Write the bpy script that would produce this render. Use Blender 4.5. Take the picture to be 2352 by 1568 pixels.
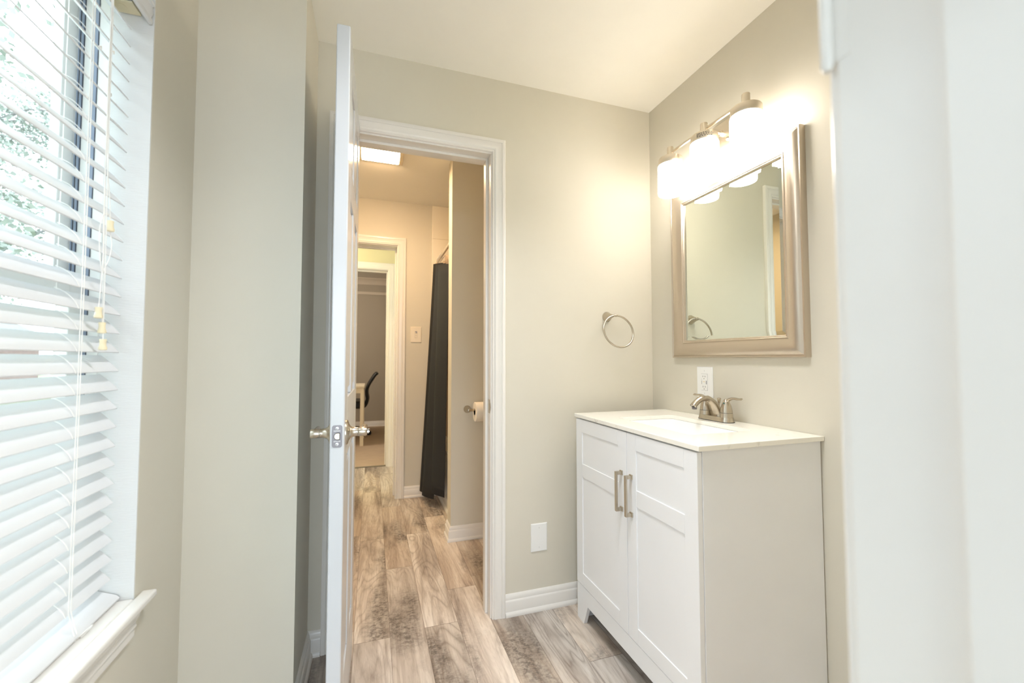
import bpy, bmesh, math, random
from mathutils import Vector, Matrix
random.seed(7)
S = bpy.context.scene
COL = S.collection
for o in list(bpy.data.objects): bpy.data.objects.remove(o)

# ------------------------------------------------------------------ camera, light, exposure
FPX = 964.187
cam_d = bpy.data.cameras.new('camera'); cam = bpy.data.objects.new('camera', cam_d); COL.objects.link(cam)
cam_d.sensor_width = 36.0; cam_d.sensor_fit = 'HORIZONTAL'; cam_d.lens = 36.0 * FPX / 2352.0
cam_d.clip_start = 0.02; cam_d.clip_end = 200
cam.location = (0, 0, 1.0823)
cam.rotation_euler = (math.radians(90 + 2.3672), math.radians(0.03), math.radians(-18.4114))
cam_d.dof.use_dof = True; cam_d.dof.focus_distance = 1.65; cam_d.dof.aperture_fstop = 2.8
S.camera = cam

W = bpy.data.worlds.new('daylight'); S.world = W; W.use_nodes = True
bg = W.node_tree.nodes['Background']
bg.inputs['Color'].default_value = (0.80, 0.90, 1.0, 1); bg.inputs['Strength'].default_value = 4.6

def portal(name, loc, rot, sx, sy):
    d = bpy.data.lights.new(name, 'AREA'); d.shape = 'RECTANGLE'; d.size = sx; d.size_y = sy
    d.cycles.is_portal = True
    o = bpy.data.objects.new(name, d); o.location = loc; o.rotation_euler = rot; COL.objects.link(o); return o
portal('window_portal', (-0.70, 0.76, 1.25), (0, math.radians(-90), 0), 1.5, 0.9)
portal('bedroom_window_portal', (-0.1, -3.05, 1.02), (math.radians(90), 0, 0), 2.8, 2.0)

def point(name, loc, power, col, r=0.08):
    d = bpy.data.lights.new(name, 'POINT'); d.energy = power; d.color = col; d.shadow_soft_size = r
    o = bpy.data.objects.new(name, d); o.location = loc; COL.objects.link(o); return o
point('hall_fill_light', (-0.9, 4.0, 2.0), 18, (1.0, 0.93, 0.74))  # unseen point light added to brighten the hall walls
d_ = bpy.data.lights.new('bath_fill_light', 'AREA'); d_.shape = 'DISK'; d_.size = 0.35; d_.energy = 7.5; d_.spread = math.radians(115); d_.color = (0.97, 0.98, 1.0)  # added fill above the frame, lifts the floor and lower walls
o_ = bpy.data.objects.new('bath_fill_light', d_); o_.location = (0.36, 0.80, 2.30); COL.objects.link(o_)
point('office_fill_light', (-1.2, 5.4, 2.1), 34, (1.0, 0.88, 0.74))  # added out of view to brighten the far room

VANITY_L = 12.5
FAN_L = 98.0
S.view_settings.view_transform = 'Standard'; S.view_settings.look = 'None'
S.view_settings.gamma = 1.0; S.view_settings.use_curve_mapping = False
S.view_settings.exposure = 0.48
S.cycles.use_denoising = True
S.cycles.max_bounces = 14; S.cycles.diffuse_bounces = 8; S.cycles.glossy_bounces = 6
S.cycles.transparent_max_bounces = 16
S.cycles.sample_clamp_indirect = 12

# ------------------------------------------------------------------ materials
def srgb(r, g, b):
    f = lambda c: (c/255/12.92) if c/255 <= 0.04045 else ((c/255+0.055)/1.055)**2.4
    return (f(r), f(g), f(b), 1)
def mat(name, col=(0.8,0.8,0.8,1), rough=0.5, metal=0.0, spec=0.5, bump=None, **kw):
    m = bpy.data.materials.new(name); m.use_nodes = True
    nt = m.node_tree; p = nt.nodes['Principled BSDF']
    p.inputs['Base Color'].default_value = col; p.inputs['Roughness'].default_value = rough
    p.inputs['Metallic'].default_value = metal; p.inputs['Specular IOR Level'].default_value = spec
    if 'coat' in kw: p.inputs['Coat Weight'].default_value = kw['coat']; p.inputs['Coat Roughness'].default_value = 0.08
    tc = nt.nodes.new('ShaderNodeTexCoord')
    if bump:
        scale, strength, dist = bump[:3]; stretch = bump[3] if len(bump) > 3 else (1,1,1)
        mp = nt.nodes.new('ShaderNodeMapping'); mp.inputs['Scale'].default_value = stretch
        nz = nt.nodes.new('ShaderNodeTexNoise'); nz.inputs['Scale'].default_value = scale; nz.inputs['Detail'].default_value = 4
        bp_ = nt.nodes.new('ShaderNodeBump'); bp_.inputs['Strength'].default_value = strength; bp_.inputs['Distance'].default_value = dist
        nt.links.new(tc.outputs['Object'], mp.inputs['Vector']); nt.links.new(mp.outputs[0], nz.inputs['Vector'])
        nt.links.new(nz.outputs['Fac'], bp_.inputs['Height']); nt.links.new(bp_.outputs[0], p.inputs['Normal'])
    # slight procedural colour variation so no surface is perfectly flat
    v = kw.get('vary', 0.02)
    if v:
        n2 = nt.nodes.new('ShaderNodeTexNoise'); n2.inputs['Scale'].default_value = kw.get('vscale', 6.0)
        rp = nt.nodes.new('ShaderNodeValToRGB')
        rp.color_ramp.elements[0].color = tuple(c*(1-v) for c in col[:3]) + (1,)
        rp.color_ramp.elements[1].color = tuple(min(1, c*(1+v)) for c in col[:3]) + (1,)
        nt.links.new(tc.outputs['Object'], n2.inputs['Vector']); nt.links.new(n2.outputs['Fac'], rp.inputs['Fac'])
        nt.links.new(rp.outputs['Color'], p.inputs['Base Color'])
    return m
M = {}
M['paint'] = mat('greige_wall_paint', srgb(213, 208, 194), 0.62, bump=(320, 0.10, 0.0006))
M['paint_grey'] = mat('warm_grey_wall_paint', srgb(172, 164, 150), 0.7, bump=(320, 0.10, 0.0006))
M['paint_hall'] = mat('cream_hall_paint', srgb(214, 208, 172), 0.7, bump=(320, 0.10, 0.0006))
M['ceiling'] = mat('ceiling_paint', srgb(240, 237, 228), 0.85, bump=(250, 0.12, 0.0008))
M['bedroom'] = mat('white_bedroom_paint', srgb(240, 241, 242), 0.8)
M['reveal'] = mat('window_reveal_paint', srgb(222, 222, 221), 0.5, bump=(60, 0.35, 0.0015, (1, 1, 8)))
M['trim'] = mat('white_semigloss_trim', srgb(230, 227, 222), 0.22, bump=(40, 0.03, 0.0004, (12, 12, 1)))
M['door'] = mat('white_semigloss_door', srgb(198, 200, 203), 0.2, bump=(30, 0.06, 0.0004, (10, 10, 1)))
M['slat'] = mat('white_blind_slat', srgb(222, 223, 225), 0.42)
M['cord'] = mat('white_cord', srgb(242, 240, 236), 0.8)
M['tassel'] = mat('cream_plastic', srgb(238, 226, 192), 0.35)
M['vinyl'] = mat('white_vinyl', srgb(240, 240, 238), 0.35)
M['track'] = mat('grey_weatherstrip', srgb(150, 162, 182), 0.6)
M['track_dark'] = mat('dark_weatherstrip', srgb(70, 74, 88), 0.7)
M['cab'] = mat('white_thermofoil', srgb(238, 240, 243), 0.38, bump=(60, 0.05, 0.0004, (1, 1, 10)))
M['porcelain'] = mat('white_porcelain', srgb(246, 246, 244), 0.08)
M['plastic'] = mat('white_plastic', srgb(238, 238, 236), 0.3)
M['plastic_almond'] = mat('light_almond_plastic', srgb(232, 222, 204), 0.35)
M['dark'] = mat('dark_slot', srgb(60, 58, 56), 0.6, vary=0)
M['greymark'] = mat('grey_print', srgb(150, 150, 156), 0.6, vary=0)
M['black'] = mat('black_plastic', srgb(28, 30, 28), 0.45)
M['blackfab'] = mat('black_curtain_cloth', srgb(30, 32, 37), 0.75, bump=(400, 0.4, 0.001))
M['tissue'] = mat('white_tissue', srgb(244, 240, 232), 0.95, bump=(200, 0.3, 0.001))
M['deskw'] = mat('white_painted_desk', srgb(236, 226, 204), 0.4)
M['red'] = mat('green_dot', srgb(30, 92, 92), 0.5, vary=0)

def brushed(name, col, rough=0.28, stretch=(1, 1, 60), aniso=0.0):
    m = mat(name, col, rough, 1.0, bump=(60, 0.12, 0.0003, stretch), vary=0.04); return m
M['nickel'] = brushed('brushed_nickel', srgb(196, 186, 170), 0.27)
M['nickel_w'] = brushed('satin_nickel', srgb(232, 222, 206), 0.36)
M['chrome'] = mat('chrome_screw', srgb(215, 216, 220), 0.12, 1.0)
M['plate'] = mat('steel_latch_plate', srgb(128, 124, 126), 0.42, 1.0)
M['frame'] = mat('champagne_frame', srgb(204, 192, 176), 0.36, 0.92, bump=(300, 0.15, 0.0003), vary=0.015)
M['mirror'] = mat('mirror_silver', srgb(232, 238, 230), 0.0, 1.0, vary=0)
M['mirror'].node_tree.nodes['Principled BSDF'].inputs['Roughness'].default_value = 0.0

def emis(name, col, strength):
    m = bpy.data.materials.new(name); m.use_nodes = True; nt = m.node_tree
    p = nt.nodes['Principled BSDF']; p.inputs['Base Color'].default_value = (0.8, 0.8, 0.8, 1)
    p.inputs['Emission Color'].default_value = col; p.inputs['Emission Strength'].default_value = strength
    return m
M['shade'] = emis('frosted_glass_lit', (1.0, 0.93, 0.84, 1), VANITY_L)
M['fanlens'] = emis('lit_fan_lens', (1.0, 0.68, 0.39, 1), FAN_L)

def glass_mat():
    m = bpy.data.materials.new('window_glass'); m.use_nodes = True; nt = m.node_tree; nt.nodes.clear()
    out = nt.nodes.new('ShaderNodeOutputMaterial'); mx = nt.nodes.new('ShaderNodeMixShader')
    tr = nt.nodes.new('ShaderNodeBsdfTransparent'); gl = nt.nodes.new('ShaderNodeBsdfGlossy'); lw = nt.nodes.new('ShaderNodeLayerWeight'); lw.inputs['Blend'].default_value = 0.15
    tr.inputs['Color'].default_value = (0.96, 0.98, 0.97, 1); gl.inputs['Roughness'].default_value = 0.02; fac = nt.nodes.new('ShaderNodeMath'); fac.operation = 'MULTIPLY'; fac.inputs[1].default_value = 0.5; nt.links.new(lw.outputs['Facing'], fac.inputs[0])
    nt.links.new(fac.outputs[0], mx.inputs[0]); nt.links.new(tr.outputs[0], mx.inputs[1]); nt.links.new(gl.outputs[0], mx.inputs[2])
    nt.links.new(mx.outputs[0], out.inputs[0]); return m
M['glass'] = glass_mat()
def liner_mat():
    m = bpy.data.materials.new('clear_liner_film'); m.use_nodes = True; nt = m.node_tree; nt.nodes.clear()
    out = nt.nodes.new('ShaderNodeOutputMaterial'); mx = nt.nodes.new('ShaderNodeMixShader')
    tr = nt.nodes.new('ShaderNodeBsdfTransparent'); gl = nt.nodes.new('ShaderNodeBsdfPrincipled')
    gl.inputs['Base Color'].default_value = srgb(225, 200, 178); gl.inputs['Roughness'].default_value = 0.2
    mx.inputs[0].default_value = 0.6
    nt.links.new(tr.outputs[0], mx.inputs[1]); nt.links.new(gl.outputs[0], mx.inputs[2]); nt.links.new(mx.outputs[0], out.inputs[0]); return m
M['liner'] = liner_mat()

def node(nt, t, **kw):
    n = nt.nodes.new(t)
    for k, v in kw.items(): setattr(n, k, v)
    return n
def mth(nt, op, a, b=None, c=None):
    n = nt.nodes.new('ShaderNodeMath'); n.operation = op
    for i, x in enumerate((a, b, c)):
        if x is None: continue
        if isinstance(x, (int, float)): n.inputs[i].default_value = x
        else: nt.links.new(x, n.inputs[i])
    return n.outputs[0]

def plank_mat():
    m = bpy.data.materials.new('vinyl_plank'); m.use_nodes = True; nt = m.node_tree; L = nt.links.new
    p = nt.nodes['Principled BSDF']; tc = node(nt, 'ShaderNodeTexCoord'); sp = node(nt, 'ShaderNodeSeparateXYZ')
    L(tc.outputs['Object'], sp.inputs[0]); X, Y = sp.outputs['X'], sp.outputs['Y']
    PW, PL = 0.1345, 0.95
    u = mth(nt, 'DIVIDE', mth(nt, 'SUBTRACT', X, 0.080), PW); row = mth(nt, 'FLOOR', u); fu = mth(nt, 'FRACT', u)
    wn = node(nt, 'ShaderNodeTexWhiteNoise', noise_dimensions='1D'); L(row, wn.inputs['W'])
    v = mth(nt, 'ADD', mth(nt, 'DIVIDE', Y, PL), mth(nt, 'MULTIPLY', wn.outputs['Value'], 1.0)); col_ = mth(nt, 'FLOOR', v); fv = mth(nt, 'FRACT', v)
    idn = mth(nt, 'ADD', mth(nt, 'MULTIPLY', row, 17.31), mth(nt, 'MULTIPLY', col_, 5.77))
    w2 = node(nt, 'ShaderNodeTexWhiteNoise', noise_dimensions='1D'); L(idn, w2.inputs['W'])
    r1 = w2.outputs['Value']; sc = node(nt, 'ShaderNodeSeparateColor'); L(w2.outputs['Color'], sc.inputs[0]); r2, r3 = sc.outputs[1], sc.outputs[2]
    # grain coordinates: per-plank offset, stretched along the plank
    cmb = node(nt, 'ShaderNodeCombineXYZ')
    L(mth(nt, 'MULTIPLY', X, 15.0), cmb.inputs[0]); L(mth(nt, 'ADD', mth(nt, 'MULTIPLY', Y, 1.6), mth(nt, 'MULTIPLY', r1, 31.0)), cmb.inputs[1]); L(mth(nt, 'MULTIPLY', r2, 19.0), cmb.inputs[2])
    n1 = node(nt, 'ShaderNodeTexNoise'); n1.inputs['Scale'].default_value = 1.0; n1.inputs['Detail'].default_value = 9; n1.inputs['Roughness'].default_value = 0.68; n1.inputs['Distortion'].default_value = 0.6
    L(cmb.outputs[0], n1.inputs['Vector'])
    # cathedral rings from contour lines of a smooth noise
    c2 = node(nt, 'ShaderNodeCombineXYZ')
    L(mth(nt, 'MULTIPLY', X, 6.0), c2.inputs[0]); L(mth(nt, 'ADD', mth(nt, 'MULTIPLY', Y, 0.95), mth(nt, 'MULTIPLY', r3, 47.0)), c2.inputs[1]); L(mth(nt, 'MULTIPLY', r1, 11.0), c2.inputs[2])
    n2 = node(nt, 'ShaderNodeTexNoise'); n2.inputs['Scale'].default_value = 1.0; n2.inputs['Detail'].default_value = 2.5; n2.inputs['Roughness'].default_value = 0.42; n2.inputs['Distortion'].default_value = 0.5
    L(c2.outputs[0], n2.inputs['Vector'])
    rings = mth(nt, 'PINGPONG', mth(nt, 'MULTIPLY', n2.outputs['Fac'], 46.0), 1.0)
    ringl = mth(nt, 'POWER', rings, 3.0)
    # fine pores
    c3 = node(nt, 'ShaderNodeCombineXYZ'); L(mth(nt, 'MULTIPLY', X, 170.0), c3.inputs[0]); L(mth(nt, 'MULTIPLY', Y, 14.0), c3.inputs[1]); L(mth(nt, 'MULTIPLY', r2, 9.0), c3.inputs[2])
    n3 = node(nt, 'ShaderNodeTexNoise'); n3.inputs['Scale'].default_value = 1.0; n3.inputs['Detail'].default_value = 3; L(c3.outputs[0], n3.inputs['Vector'])
    # dark charred blotches with cross-saw scratches
    c4 = node(nt, 'ShaderNodeCombineXYZ'); L(mth(nt, 'MULTIPLY', X, 6.5), c4.inputs[0]); L(mth(nt, 'ADD', mth(nt, 'MULTIPLY', Y, 2.6), mth(nt, 'MULTIPLY', r2, 77.0)), c4.inputs[1]); L(mth(nt, 'MULTIPLY', r3, 23.0), c4.inputs[2])
    n4 = node(nt, 'ShaderNodeTexNoise'); n4.inputs['Scale'].default_value = 1.0; n4.inputs['Detail'].default_value = 3; n4.inputs['Distortion'].default_value = 0.3; L(c4.outputs[0], n4.inputs['Vector'])
    c5 = node(nt, 'ShaderNodeCombineXYZ'); L(mth(nt, 'MULTIPLY', X, 60.0), c5.inputs[0]); L(mth(nt, 'MULTIPLY', Y, 70.0), c5.inputs[1]); L(mth(nt, 'MULTIPLY', r3, 9.0), c5.inputs[2])
    n5 = node(nt, 'ShaderNodeTexNoise'); n5.inputs['Scale'].default_value = 1.0; n5.inputs['Detail'].default_value = 6; n5.inputs['Roughness'].default_value = 0.75; L(c5.outputs[0], n5.inputs['Vector'])
    ramp = node(nt, 'ShaderNodeValToRGB'); e = ramp.color_ramp.elements
    e[0].position = 0.30; e[0].color = srgb(138, 118, 102); e[1].position = 0.72; e[1].color = srgb(226, 216, 204)
    for pos, c in ((0.43, srgb(180, 160, 142)), (0.55, srgb(207, 191, 174))):
        x = ramp.color_ramp.elements.new(pos); x.color = c
    L(n1.outputs['Fac'], ramp.inputs['Fac'])
    # per-plank tone
    hsv = node(nt, 'ShaderNodeHueSaturation'); L(ramp.outputs[0], hsv.inputs['Color'])
    L(mth(nt, 'ADD', 0.80, mth(nt, 'MULTIPLY', r1, 0.36)), hsv.inputs['Value']); L(mth(nt, 'ADD', 0.48, mth(nt, 'MULTIPLY', r3, 0.42)), hsv.inputs['Saturation'])
    def mixc(a, b, fac, blend='MIX'):
        n = node(nt, 'ShaderNodeMix', data_type='RGBA', blend_type=blend)
        if isinstance(fac, (int, float)): n.inputs['Factor'].default_value = fac
        else: L(fac, n.inputs['Factor'])
        L(a, n.inputs['A'])
        if isinstance(b, tuple): n.inputs['B'].default_value = b
        else: L(b, n.inputs['B'])
        return n.outputs['Result']
    c = hsv.outputs[0]
    rw = mth(nt, 'MULTIPLY', ringl, mth(nt, 'MULTIPLY', mth(nt, 'ADD', r2, 0.10), 0.42))
    c = mixc(c, srgb(104, 86, 72), rw)
    mr = node(nt, 'ShaderNodeMapRange'); mr.inputs['From Min'].default_value = 0.48; mr.inputs['From Max'].default_value = 0.66; L(n4.outputs['Fac'], mr.inputs['Value'])
    blot = mth(nt, 'MULTIPLY', mr.outputs[0], mth(nt, 'MULTIPLY', mth(nt, 'GREATER_THAN', r3, 0.25), 0.95))
    mr5 = node(nt, 'ShaderNodeMapRange'); mr5.inputs['From Min'].default_value = 0.42; mr5.inputs['From Max'].default_value = 0.60; L(n5.outputs['Fac'], mr5.inputs['Value'])
    c = mixc(c, srgb(84, 76, 72), mth(nt, 'MULTIPLY', blot, mth(nt, 'ADD', 0.35, mth(nt, 'MULTIPLY', mr5.outputs[0], 0.6))))
    mr3 = node(nt, 'ShaderNodeMapRange'); mr3.inputs['From Min'].default_value = 0.55; mr3.inputs['From Max'].default_value = 0.75; L(n3.outputs['Fac'], mr3.inputs['Value'])
    c = mixc(c, srgb(110, 92, 78), mth(nt, 'MULTIPLY', mr3.outputs[0], 0.30))
    # seams
    su = mth(nt, 'MINIMUM', fu, mth(nt, 'SUBTRACT', 1.0, fu)); sv = mth(nt, 'MINIMUM', fv, mth(nt, 'SUBTRACT', 1.0, fv))
    seam = mth(nt, 'MAXIMUM', mth(nt, 'LESS_THAN', su, 0.006), mth(nt, 'LESS_THAN', sv, 0.0011))
    c = mixc(c, srgb(92, 78, 66), mth(nt, 'MULTIPLY', seam, 0.7))
    L(c, p.inputs['Base Color']); p.inputs['Roughness'].default_value = 0.36
    b = node(nt, 'ShaderNodeBump'); b.inputs['Strength'].default_value = 0.25; b.inputs['Distance'].default_value = 0.0012
    L(mth(nt, 'SUBTRACT', mth(nt, 'SUBTRACT', n1.outputs['Fac'], mth(nt, 'MULTIPLY', ringl, 0.3)), seam), b.inputs['Height']); L(b.outputs[0], p.inputs['Normal'])
    return m
M['plank'] = plank_mat()

def carpet_mat():
    m = mat('beige_carpet', srgb(196, 176, 154), 1.0, bump=(900, 0.8, 0.004), vary=0.12, vscale=9); return m
M['carpet'] = carpet_mat()

def quartz_mat():
    m = mat('white_quartz', srgb(244, 243, 236), 0.13, vary=0); nt = m.node_tree; L = nt.links.new; p = nt.nodes['Principled BSDF']
    tc = node(nt, 'ShaderNodeTexCoord'); n = node(nt, 'ShaderNodeTexNoise'); n.inputs['Scale'].default_value = 4.0; n.inputs['Detail'].default_value = 6; n.inputs['Distortion'].default_value = 1.6
    L(tc.outputs['Object'], n.inputs['Vector'])
    band = mth(nt, 'ABSOLUTE', mth(nt, 'SUBTRACT', n.outputs['Fac'], 0.5))
    v = node(nt, 'ShaderNodeMapRange'); v.inputs['From Min'].default_value = 0.0; v.inputs['From Max'].default_value = 0.012; v.inputs['To Min'].default_value = 1; v.inputs['To Max'].default_value = 0; L(band, v.inputs['Value'])
    n2 = node(nt, 'ShaderNodeTexNoise'); n2.inputs['Scale'].default_value = 9.0; L(tc.outputs['Object'], n2.inputs['Vector'])
    g = node(nt, 'ShaderNodeMapRange'); g.inputs['From Min'].default_value = 0.52; g.inputs['From Max'].default_value = 0.66; L(n2.outputs['Fac'], g.inputs['Value'])
    mx = node(nt, 'ShaderNodeMix', data_type='RGBA'); mx.inputs['A'].default_value = srgb(245, 243, 235); mx.inputs['B'].default_value = srgb(186, 184, 176)
    L(mth(nt, 'MULTIPLY', mth(nt, 'MULTIPLY', v.outputs[0], g.outputs[0]), 0.45), mx.inputs['Factor']); L(mx.outputs['Result'], p.inputs['Base Color'])
    return m
M['quartz'] = quartz_mat()

def tile_mat():
    m = mat('cream_wall_tile', srgb(240, 232, 216), 0.2, vary=0); nt = m.node_tree; L = nt.links.new; p = nt.nodes['Principled BSDF']
    tc = node(nt, 'ShaderNodeTexCoord'); mp = node(nt, 'ShaderNodeMapping'); mp.inputs['Rotation'].default_value = (math.radians(90), 0, 0)
    br = node(nt, 'ShaderNodeTexBrick'); br.inputs['Scale'].default_value = 1.0; br.inputs['Brick Width'].default_value = 0.55; br.inputs['Row Height'].default_value = 0.28
    br.inputs['Mortar Size'].default_value = 0.0016; br.inputs['Color1'].default_value = srgb(242, 234, 218); br.inputs['Color2'].default_value = srgb(238, 230, 214); br.inputs['Mortar'].default_value = srgb(205, 192, 172)
    L(tc.outputs['Object'], mp.inputs[0]); L(mp.outputs[0], br.inputs['Vector']); L(br.outputs['Color'], p.inputs['Base Color']); return m
M['tile'] = tile_mat()
M['bark'] = mat('grey_bark', srgb(118, 116, 114), 0.95, bump=(20, 0.6, 0.02, (1, 1, 0.2)), vary=0.25)
M['leaf'] = mat('pale_green_leaf', srgb(142, 150, 140), 0.7, vary=0.25, vscale=2)
M['lawn'] = mat('lawn', srgb(120, 132, 96), 1.0, vary=0.3, vscale=3)

# ------------------------------------------------------------------ mesh helpers
ORG = {}
class MB:
    def __init__(s): s.bm = bmesh.new()
    def _xf(s, vs, mt):
        if mt is not None: bmesh.ops.transform(s.bm, matrix=mt, verts=vs)
    def box(s, lo, hi, mt=None):
        x0, y0, z0 = lo; x1, y1, z1 = hi
        v = [s.bm.verts.new(c) for c in ((x0,y0,z0),(x1,y0,z0),(x1,y1,z0),(x0,y1,z0),(x0,y0,z1),(x1,y0,z1),(x1,y1,z1),(x0,y1,z1))]
        for f in ((0,3,2,1),(4,5,6,7),(0,1,5,4),(1,2,6,5),(2,3,7,6),(3,0,4,7)): s.bm.faces.new([v[i] for i in f])
        s._xf(v, mt); return s
    def lathe(s, prof, mt=None, n=40):
        # prof: (r, z) list, revolved about z; ends closed
        rings = []
        allv = []
        for r, z in prof:
            if r < 1e-6:
                v = s.bm.verts.new((0, 0, z)); rings.append([v]); allv.append(v)
            else:
                rg = [s.bm.verts.new((r*math.cos(2*math.pi*i/n), r*math.sin(2*math.pi*i/n), z)) for i in range(n)]
                rings.append(rg); allv += rg
        for a, b in zip(rings, rings[1:]):
            for i in range(n):
                j = (i+1) % n
                if len(a) == 1 and len(b) == 1: continue
                if len(a) == 1: s.bm.faces.new((a[0], b[i], b[j]))
                elif len(b) == 1: s.bm.faces.new((a[i], a[j], b[0]))
                else: s.bm.faces.new((a[i], a[j], b[j], b[i]))
        for rg in (rings[0], rings[-1]):
            if len(rg) > 1:
                try: s.bm.faces.new(rg)
                except ValueError: pass
        s._xf(allv, mt); return s
    def tube(s, pts, rad, n=12, closed=False, sq=None):
        # swept circle (or ellipse sq=(a,b)) along 3D points; rad may be list
        P = [Vector(p) for p in pts]; m = len(P); rings = []
        up = None
        for i, p in enumerate(P):
            if closed: t = (P[(i+1) % m]-P[i-1]).normalized()
            else: t = (P[min(i+1, m-1)]-P[max(i-1, 0)]).normalized()
            if up is None:
                up = Vector((0, 0, 1)) if abs(t.z) < 0.9 else Vector((1, 0, 0))
            x = up.cross(t)
            if x.length < 1e-5: x = Vector((0, 1, 0)).cross(t)
            x.normalize(); y = t.cross(x).normalized(); up = y
            r = rad[i] if isinstance(rad, (list, tuple)) else rad
            ra, rb = (r[0], r[1]) if isinstance(r, tuple) else (r, r)
            rings.append([s.bm.verts.new(p + x*ra*math.cos(2*math.pi*k/n) + y*rb*math.sin(2*math.pi*k/n)) for k in range(n)])
        rng = range(m if closed else m-1)
        for i in rng:
            a, b = rings[i], rings[(i+1) % m]
            for k in range(n): s.bm.faces.new((a[k], a[(k+1) % n], b[(k+1) % n], b[k]))
        if not closed:
            s.bm.faces.new(rings[0]); s.bm.faces.new(rings[-1][::-1])
        return s
    def sweep(s, path, prof, mp, closed=False):
        # 2D mitred sweep; prof (a,b): a = offset to the right of the path, b = height, mp(u,v,b)->xyz
        P = [Vector(p) for p in path]; n = len(P); rows = []
        for i in range(n):
            d0 = (P[i]-P[i-1]).normalized() if (i > 0 or closed) else None
            d1 = (P[(i+1) % n]-P[i]).normalized() if (i < n-1 or closed) else None
            if d0 is None: d0 = d1
            if d1 is None: d1 = d0
            n0 = Vector((d0.y, -d0.x)); n1 = Vector((d1.y, -d1.x)); mm = (n0+n1)/(1+n0.dot(n1))
            rows.append([s.bm.verts.new(mp(P[i].x+mm.x*a, P[i].y+mm.y*a, b)) for a, b in prof])
        k = len(prof)
        for i in range(n if closed else n-1):
            a, b = rows[i], rows[(i+1) % n]
            for j in range(k): s.bm.faces.new((a[j], a[(j+1) % k], b[(j+1) % k], b[j]))
        if not closed:
            s.bm.faces.new(rows[0]); s.bm.faces.new(rows[-1][::-1])
        return s
    def prism(s, poly, lo, hi, mp):
        # polygon (u,v) extruded along w
        a = [s.bm.verts.new(mp(u, v, lo)) for u, v in poly]; b = [s.bm.verts.new(mp(u, v, hi)) for u, v in poly]
        s.bm.faces.new(a); s.bm.faces.new(b[::-1])
        for i in range(len(poly)):
            j = (i+1) % len(poly); s.bm.faces.new((a[i], a[j], b[j], b[i]))
        return s
    def grid(s, rows):
        V = [[s.bm.verts.new(p) for p in r] for r in rows]
        for a, b in zip(V, V[1:]):
            for i in range(len(a)-1): s.bm.faces.new((a[i], a[i+1], b[i+1], b[i]))
        return s
    def build(s, name, m, parent=None, bevel=0, smooth=False, seg=2, mods=None, origin=None):
        bmesh.ops.recalc_face_normals(s.bm, faces=s.bm.faces)
        if parent is not None: org = Vector(ORG[parent.name])
        elif origin is not None: org = Vector(origin)
        else:
            c = [v.co for v in s.bm.verts]
            org = Vector(((min(v.x for v in c)+max(v.x for v in c))/2, (min(v.y for v in c)+max(v.y for v in c))/2, min(v.z for v in c)))
        bmesh.ops.translate(s.bm, vec=-org, verts=s.bm.verts)
        me = bpy.data.meshes.new(name); s.bm.to_mesh(me); s.bm.free()
        me.materials.append(m)
        o = bpy.data.objects.new(name, me); COL.objects.link(o)
        if parent is not None: o.parent = parent
        else: o.location = org
        ORG[o.name] = tuple(org)
        if smooth:
            for p in me.polygons: p.use_smooth = True
            if smooth != 'all':
                try: me.set_sharp_from_angle(angle=math.radians(38))
                except Exception: pass
        if bevel:
            b = o.modifiers.new('bevel', 'BEVEL'); b.width = bevel; b.segments = seg; b.limit_method = 'ANGLE'; b.angle_limit = math.radians(40)
            b.harden_normals = True
            for p in me.polygons: p.use_smooth = True
            try: me.set_sharp_from_angle(angle=math.radians(38))
            except Exception: pass
        return o
def tag(o, label=None, cat=None, group=None, kind=None):
    if label: o['label'] = label
    if cat: o['category'] = cat
    if group: o['group'] = group
    if kind: o['kind'] = kind
    return o
def thing(name, loc, label, cat, group=None):
    o = bpy.data.objects.new(name, None); o.empty_display_size = 0.05; COL.objects.link(o); o.location = loc
    ORG[o.name] = tuple(loc); return tag(o, label, cat, group)
def struct(o, label=None): o['kind'] = 'structure'; return tag(o, label)
def T(x, y, z): return Matrix.Translation((x, y, z))
def Rm(a, ax): return Matrix.Rotation(math.radians(a), 4, ax)
def boxobj(name, lo, hi, m, parent=None, bevel=0): return MB().box(lo, hi).build(name, m, parent, bevel)
def smoothpts(pts, n=8):
    P = [Vector(p) for p in pts]; out = []
    for i in range(len(P)-1):
        p0 = P[max(i-1, 0)]; p1 = P[i]; p2 = P[i+1]; p3 = P[min(i+2, len(P)-1)]
        for k in range(n):
            t = k/n
            out.append(0.5*((2*p1)+(-p0+p2)*t+(2*p0-5*p1+4*p2-p3)*t*t+(-p0+3*p1-3*p2+p3)*t**3))
    out.append(P[-1]); return [tuple(p) for p in out]

# ------------------------------------------------------------------ the setting
XR, YB, H, X2, Y1, XL = 1.3024, 1.735, 2.3142, -0.2127, 1.4422, -0.504
H2 = 2.332
def wallbox(name, boxes, m, label=None):
    b = MB()
    for lo, hi in boxes: b.box(lo, hi)
    return struct(b.build(name, m), label)
fb = MB()
struct(boxobj('floor_bedroom', (-3.2, -3.2, -0.06), (2.6, 0.112, 0.002), mat('pale_carpet', srgb(206, 202, 196), 1.0)))
for lo, hi in (((-0.66, 0.112, -0.06), (2.1, 3.42, 0.0)), ((-1.5, 3.42, -0.06), (2.1, 4.49, 0.0))): fb.box(lo, hi)
struct(fb.build('floor', M['plank'], origin=(0, 0, 0)), 'brown and grey wood plank floor running into the next bathroom and hall')
struct(boxobj('floor_office', (-2.0, 4.49, -0.06), (1.8, 7.4, 0.002), M['carpet']), 'beige carpet beyond the hall')
boxes = [((-0.66, 0.112, H), (XR+0.1, 1.85, H+0.1))]
wallbox('ceiling', boxes, M['ceiling'])
wallbox('ceiling_bathroom', [((-0.80, 1.85, H2), (1.45, 3.535, H2+0.1))], M['ceiling'])
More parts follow.
